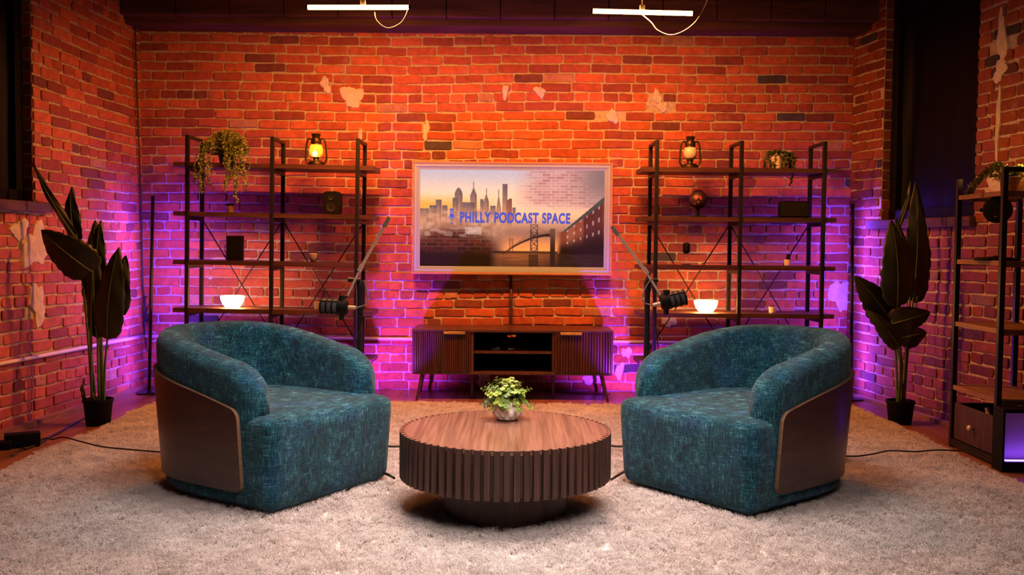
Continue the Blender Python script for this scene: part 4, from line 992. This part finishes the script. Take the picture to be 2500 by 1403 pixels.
def RL(ua, va, ub, vb, w, m='leafdark', dy=0, dy2=None, px=0, **k):
    dy2 = dy if dy2 is None else dy2
    big_leaf(rp, at(ua, va, RY+dy), at(ub, vb, RY+dy2), w*RY/F, m, (pr.x+px, RY+dy*.15, .12), **k)
RL(2190,748,2176,524, 86, 'leafbig', dy=-.10, px=0, sag=.05)
RL(2222,722,2186,520, 40, 'leafbig', dy=-.05, px=.01)
RL(2230,728,2237,432, 66, 'leafdark', dy=.02, px=.02)
RL(2192,560,2224,428, 14, 'leafbig', dy=.0, px=0, fold=.6)
RL(2180,792,2086,664, 90, 'leafdark', dy=-.02, px=-.02)
RL(2197,850,2116,746, 50, 'leafbig', dy=-.14, px=-.02, fold=.4)
RL(2178,790,2272,752, 78, 'leafdark', dy=-.08, dy2=-.12, px=.01)
RL(2196,826,2262,800, 70, 'leafdark', dy=-.02, px=.02)
RL(2236,740,2254,520, 60, 'leafdark', dy=.12, px=.03)
# ------------------------------------------------------------------ rack on the right
KA, KB = 5.10, 4.63; kx0 = at(2332, 800, KA).x; kx0b = at(2442, 800, KB).x; kx1 = kx0+.33
rk = thing('etagere_rack', 'tall black metal rack with wooden shelves standing against the right brick wall', 'rack', ((kx0+kx1)/2, (KA+KB)/2, 0))
zA = at(2332, 437, KA).z; zB = at(2442, 407, KB).z; w = .026; ztop = (zA+zB)/2
mb = MB()
posts = [(kx0, KA), (kx0b, KB), (kx1, KA), (kx0b+.33, KB)]
for (x, y) in posts:
    mb = MB(); mb.box(x-w/2, x+w/2, y-w/2, y+w/2, 0, zA if y == KA else zB); mb.build('post', 'black', rk, world=True, bevel=.0015, bseg=1)
kz = [at(2442, v, KB).z for v in (465, 628, 800, 965)]
kz = [(at(2442, a, KB).z+at(2332, b, KA).z)/2 for a, b in ((466,478),(637,634),(800,788),(968,944))]
for z in kz:
    mb = MB(); mb.box(kx0+.014, kx1-.014, KB-.016, KA+.016, z-.012, z); mb.build('shelf', 'rackwood', rk, world=True)
    mb = MB(); mb.box(kx0-.008, kx0+.014, KB+.013, KA-.013, z-.022, z+.002); mb.box(kx0+.014, kx1-.013, KB-.012, KB+.012, z-.030, z-.014); mb.box(kx0+.014, kx1-.013, KA-.012, KA+.012, z-.030, z-.014); mb.build('rail', 'rackwood', rk, world=True)
mb = MB(); mb.box(kx0b-.01, kx0b+.32, KB-.012, KB+.012, zB-.024, zB); mb.build('top_rail', 'black', rk, world=True)
# drawer box in the rack
za, zb3 = at(2380, 1085, KB+.2).z, at(2390, 985, KB+.2).z; za = .05
dr = thing('storage_crate', 'dark wooden open storage crate with round knob at the foot of the rack', 'crate', ((kx0+kx1)/2, (KA+KB)/2, za))
mb = MB(); zt2 = .245; y0, y1 = KB+.02, KA-.02; x0_, x1_ = kx0+.0, kx1-.03
mb.box(x0_, x0_+.012, y0, y1, za, zt2); mb.box(x1_-.012, x1_, y0, y1, za, zt2); mb.box(x0_+.012, x1_-.012, y0, y0+.012, za, zt2); mb.box(x0_+.012, x1_-.012, y1-.012, y1, za, zt2); mb.box(x0_+.012, x1_-.012, y0+.012, y1-.012, za, za+.01); mb.build('crate_body', 'walnut_v', dr, world=True, bevel=.002)
kp = at(2378, 1046, 4.85); mb = MB(); T_ = Matrix.Translation((kx0-.001, 4.86, kp.z)) @ Matrix.Rotation(-PI/2, 4, 'Y'); mb.lathe([(.006,0),(.006,.012),(.015,.018),(.017,.026),(.012,.033),(.001,.035)], 20, mat=T_); mb.build('knob', 'chrome', dr, world=True, smooth=True)
mb = MB(); mb.box(kx0-.014, kx0+.012, KB+.013, KA-.013, .012, .046); mb.build('foot_rail', 'black', rk, world=True)
bt_ = Vector((kx0+.07, 4.80, .07)); r = thing('small_bottle', 'small clear bottle with pink label leaning inside the storage crate', 'bottle', bt_)
mb = MB(); T_ = Matrix.Rotation(-.35, 4, 'X'); mb.lathe([(.016,0),(.018,.004),(.018,.15),(.010,.172)], 16, mat=T_); mb.build('bottle_body', 'frost', r, smooth=True, angle=40)
mb = MB(); mb.lathe([(.012,.170),(.012,.195),(.001,.196)], 16, mat=T_); mb.build('cap', 'chrome', r, smooth=True, angle=40)
# black subwoofer-like box with glowing purple face at the far right
q0 = at(2452, 1128, 4.50)
bx_ = thing('light_box', 'black box with glowing purple panel on the floor beside the rack', 'lamp', (q0.x+.2, 4.42, 0))
bx0 = at(2447, 1100, 4.50).x; Yf = 4.50
mb = MB(); mb.box(bx0, bx0+.40, Yf, Yf+.10, 0.0, .05); mb.box(bx0, bx0+.40, Yf, Yf+.10, .29, .31); mb.box(bx0, bx0+.012, Yf, Yf+.10, .05, .29); mb.box(bx0+.388, bx0+.40, Yf, Yf+.10, .05, .29); mb.box(bx0+.012, bx0+.388, Yf+.09, Yf+.10, .05, .29); mb.build('housing', 'blackplastic', bx_, world=True, bevel=.003)
mb = MB(); mb.box(bx0+.012, bx0+.388, Yf+.082, Yf+.089, .05, .29); mb.build('panel', M['matwhite'], bx_, world=True)
mb = MB(); mb.box(bx0+.03, bx0+.37, Yf+.02, Yf+.035, .0505, .056); mb.build('light_strip', 'ledpurple', bx_, world=True)
# round black things on the rack
p = Vector((kx0+.06, 4.80, kz[1]+.001)); r = thing('desk_fan', 'round black desk fan on the rack, under the trailing plant', 'fan', p)
mb = MB(); mb.lathe([(.105,0),(.108,.006),(.100,.014),(.02,.020),(.012,.025)], 36); mb.build('base', 'blackplastic', r, smooth=True, angle=40)
fz = at(2425, 512, 4.80).z-p.z; mb = MB(); mb.tube([(0.03,.03,.015),(.035,.03,fz-.02)], .009, 10); mb.build('post', 'blackplastic', r)
mb = MB(); T_ = Matrix.Translation((.0,0,fz)) @ Matrix.Rotation(-PI/2+.9, 4, 'Z') @ Matrix.Rotation(PI/2, 4, 'X'); mb.lathe([(.02,-.05),(.045,-.045),(.066,-.015),(.070,.02),(.065,.045),(.05,.05),(.001,.045)], 32, mat=T_); mb.tube([T_ @ Vector((-.085,0,0)), T_ @ Vector((-.065,0,0))], .01, 8); mb.build('fan_head', 'blackplastic', r, smooth=True, angle=40)
mb = MB(); mb.box(-.016,.016,-.002,.002,-.002,.002, 0, Matrix.Translation((-.028,-.045,fz-.035)) @ Matrix.Rotation(.35,4,'Z')); mb.build('badge', 'chrome', r)
pot3 = dict(prof=[(.05,0),(.055,.004),(.060,.075),(.056,.08),(.05,.075),(.001,.07)], mat='plyedge', h=.07)
p = Vector((kx0+.12, 4.78, kz[0]+.001))
rk2 = trail('trailing_plant', 'pale green trailing plant arching from a tan pot on top of the rack', p, pot3, [(.10,-.10,1.1),(.14,-.10,1.5),(.17,-.08,1.7),(.12,-.12,1.3),(.19,-.05,1.2)], .20, 'leaftrail', 11, .009, .022, top=.07, spread=.12, dens=1.0, dome=40)
# one long arching spray to the left of the pot
mb = MB(); rnd = random.Random(9)
for dv in (0, 8, -6):
    pts = bez([at(2462,425+dv,4.80), at(2440,405+dv,4.80), at(2410,420+dv,4.82), at(2385,445+dv,4.84), at(2362,470+dv*.5,4.86)], 7)
    mb.tube(pts, .0016, 4)
    for c in pts:
        for _ in range(7):
            d = Vector((rnd.uniform(-1,.3), rnd.uniform(-1,.6), rnd.uniform(-.8,.8))).normalized(); a_2 = d.cross(Vector((rnd.random(), rnd.random(), 1))).normalized(); l = rnd.uniform(.014,.026)
            mb.add([c, c+d*l*.45+a_2*.004, c+d*l, c+d*l*.45-a_2*.004], [(0,1,2,3)])
sp_ = mb.build('arching_spray', 'leaftrail', rk2, world=True)
# ------------------------------------------------------------------ cables
def cable(name, label, pts, r=.004, m='cable'):
    mb = MB(); mb.tube(bez(pts, 8), r, 6); return one(name, mb, m, label, 'cable', smooth=True)
zr = .056
cable('floor_cable', 'black cable lying across the rug from the left wall to the left armchair', [fl(30,1112,.005), fl(70,1085,.006), fl(110,1070,.02), fl(128,1072,.03), fl(155,1067,zr), fl(200,1078,zr), fl(250,1090,zr), fl(330,1098,zr-.004), fl(400,1104,zr-.004), fl(460,1112,zr-.004)])
cable('floor_cable', 'black cable running from the power adapter toward the left potted plant', [fl(60,1095,.01), fl(95,1083,.006), fl(120,1067,.006), fl(150,1052,.006), fl(185,1030,.006), fl(215,1018,.006)], .006)
cable('floor_cable', 'black cable on the rug right of the right armchair', [fl(2040,1100,zr), fl(2062,1104,zr), fl(2058,1114,zr), fl(2045,1112,zr), fl(2090,1113,zr), fl(2130,1108,zr), fl(2170,1100,zr), fl(2210,1101,zr), fl(2235,1102,zr-.012), fl(2290,1098,zr), fl(2340,1100,zr), fl(2352,1101,zr)])
cable('floor_cable', 'black cable between the left armchair and the coffee table', [fl(900,1086,zr), fl(950,1089,zr), fl(985,1089,zr), fl(1010,1090,zr)], .006)
cable('floor_cable', 'black cable between the coffee table and the right armchair', [fl(1470,1087,zr), fl(1495,1088,zr), fl(1510,1089,zr), fl(1560,1089,zr)], .006)
cable('strap_end', 'short black cord end poking out under the left armchair', [fl(925,1150,.06), fl(945,1157,.065), fl(957,1163,.062), fl(963,1167,.052)], .006)
cable('strap_end', 'short black cord end poking out under the right armchair', [fl(1525,1150,.06), fl(1508,1160,.065), fl(1497,1167,.062), fl(1492,1170,.052)], .006)
r = thing('power_adapter', 'black power adapter lying on the floor by the left wall', 'power adapter', fl(55,1090,0))
mb = MB(); T_ = Matrix.Translation((0,0,0)) @ Matrix.Rotation(.5,4,'Z'); mb.box(-.085,.085,-.035,.035,0.003,.075,0,T_); mb.build('adapter_body', 'blackplastic', r, bevel=.006)
mb = MB(); mb.box(-.14,-.05,-.06,-.0,.003,.045,0,T_); mb.build('plug', 'blackplastic', r, bevel=.004)
O = Vector((XL, YB, 0)); 
def lwp(u, v, d=.03):
    a, z, p_ = wall_hit(u, v, -1); return p_+LN*d
cable('wall_cable', 'long black cable hanging down the left brick corner', [lwp(317,-10), lwp(320,60), lwp(324,200), lwp(331,400), lwp(336,560), lwp(339,700), lwp(345,735), lwp(343,790), lwp(347,840), lwp(352,870)], .006)
mb = MB()
for k in range(3):
    pts = [lwp(346+7*math.cos(w+k)+2*k, 752+28*math.sin(w)+5*k, .035+.01*k) for w in [2*PI*i/12 for i in range(13)]]; mb.tube(pts, .005, 6)
one('cable_coil', mb, 'cable', 'black coil of cable hung in the left brick corner', 'cable', smooth=True)
# ------------------------------------------------------------------ lights
def area(name, loc, tgt, size, power, col, shape='SQUARE', sy=None, spread=None):
    l = bpy.data.lights.new(name, 'AREA'); l.energy = power; l.color = col; l.shape = shape; l.size = size
    if sy: l.size_y = sy
    if spread: l.spread = spread
    o = bpy.data.objects.new(name, l); C.objects.link(o); o.location = loc; o.rotation_euler = (Vector(tgt)-Vector(loc)).to_track_quat('-Z', 'Y').to_euler(); return o
def spotl(name, loc, tgt, power, col, ang, rad=.04, blend=.5):
    l = bpy.data.lights.new(name, 'SPOT'); l.energy = power; l.color = col; l.spot_size = math.radians(ang); l.spot_blend = blend; l.shadow_soft_size = rad
    o = bpy.data.objects.new(name, l); C.objects.link(o); o.location = loc; o.rotation_euler = (Vector(tgt)-Vector(loc)).to_track_quat('-Z', 'Y').to_euler(); return o
area('ceiling_softbox_light', (0, 3.5, 2.8), (0, 3.3, 0), 1.3, 52, (1, .80, .73), spread=math.radians(100))
area('unseen_fill_light', (.5, 1.4, 2.6), (0, 3.4, .3), 1.4, 12, (1, .80, .74), spread=math.radians(58))  # unseen soft fill added from the camera side to brighten the chairs
for m_ in TUBES: area('tube_downlight', m_+Vector((0,0,-.016)), m_+Vector((0,.25,-1)), .58, 76, (1, .29, .055), 'RECTANGLE', .02)
PUR = (.30, .03, 1.0)
spotl('purple_flood_light', (-.93, 6.35, .12), (-.92, 6.95, .66), 80, PUR, 124, .025, .35)
spotl('purple_flood_light', (.90, 6.35, .12), (.89, 6.95, .66), 80, PUR, 124, .025, .35)
l_ = bpy.data.lights.new('rack_lamp_light', 'POINT'); l_.energy = 5; l_.color = (1, .42, .10); l_.shadow_soft_size = .02; o_ = bpy.data.objects.new('rack_lamp_light', l_); C.objects.link(o_); o_.location = (kx0+.20, 4.70, kz[0]+.17)
# world
wd = bpy.data.worlds.new('w'); bpy.context.scene.world = wd; wd.use_nodes = True
wd.node_tree.nodes['Background'].inputs[0].default_value = (.9, .55, .6, 1); wd.node_tree.nodes['Background'].inputs[1].default_value = .005
# camera
cd = bpy.data.cameras.new('camera'); co = bpy.data.objects.new('camera', cd); C.objects.link(co); co.location = CAM
co.rotation_euler = R3.to_euler(); cd.sensor_width = 36; cd.lens = 36*F/2500; cd.clip_start = .05
cd.dof.use_dof = True; cd.dof.focus_distance = 4.0; cd.dof.aperture_fstop = 4.5
sc = bpy.context.scene; sc.camera = co
sc.view_settings.view_transform = 'Standard'; sc.view_settings.look = 'None'; sc.view_settings.exposure = 0; sc.view_settings.gamma = 1; sc.view_settings.use_curve_mapping = False
sc.cycles.use_denoising = True; sc.cycles.use_adaptive_sampling = True; sc.cycles.adaptive_threshold = .02; sc.cycles.max_bounces = 6; sc.cycles.diffuse_bounces = 2; sc.cycles.glossy_bounces = 3; sc.cycles.sample_clamp_indirect = 6; sc.cycles.caustics_reflective = False; sc.cycles.caustics_refractive = False
sc.render.hair_type = 'STRAND'
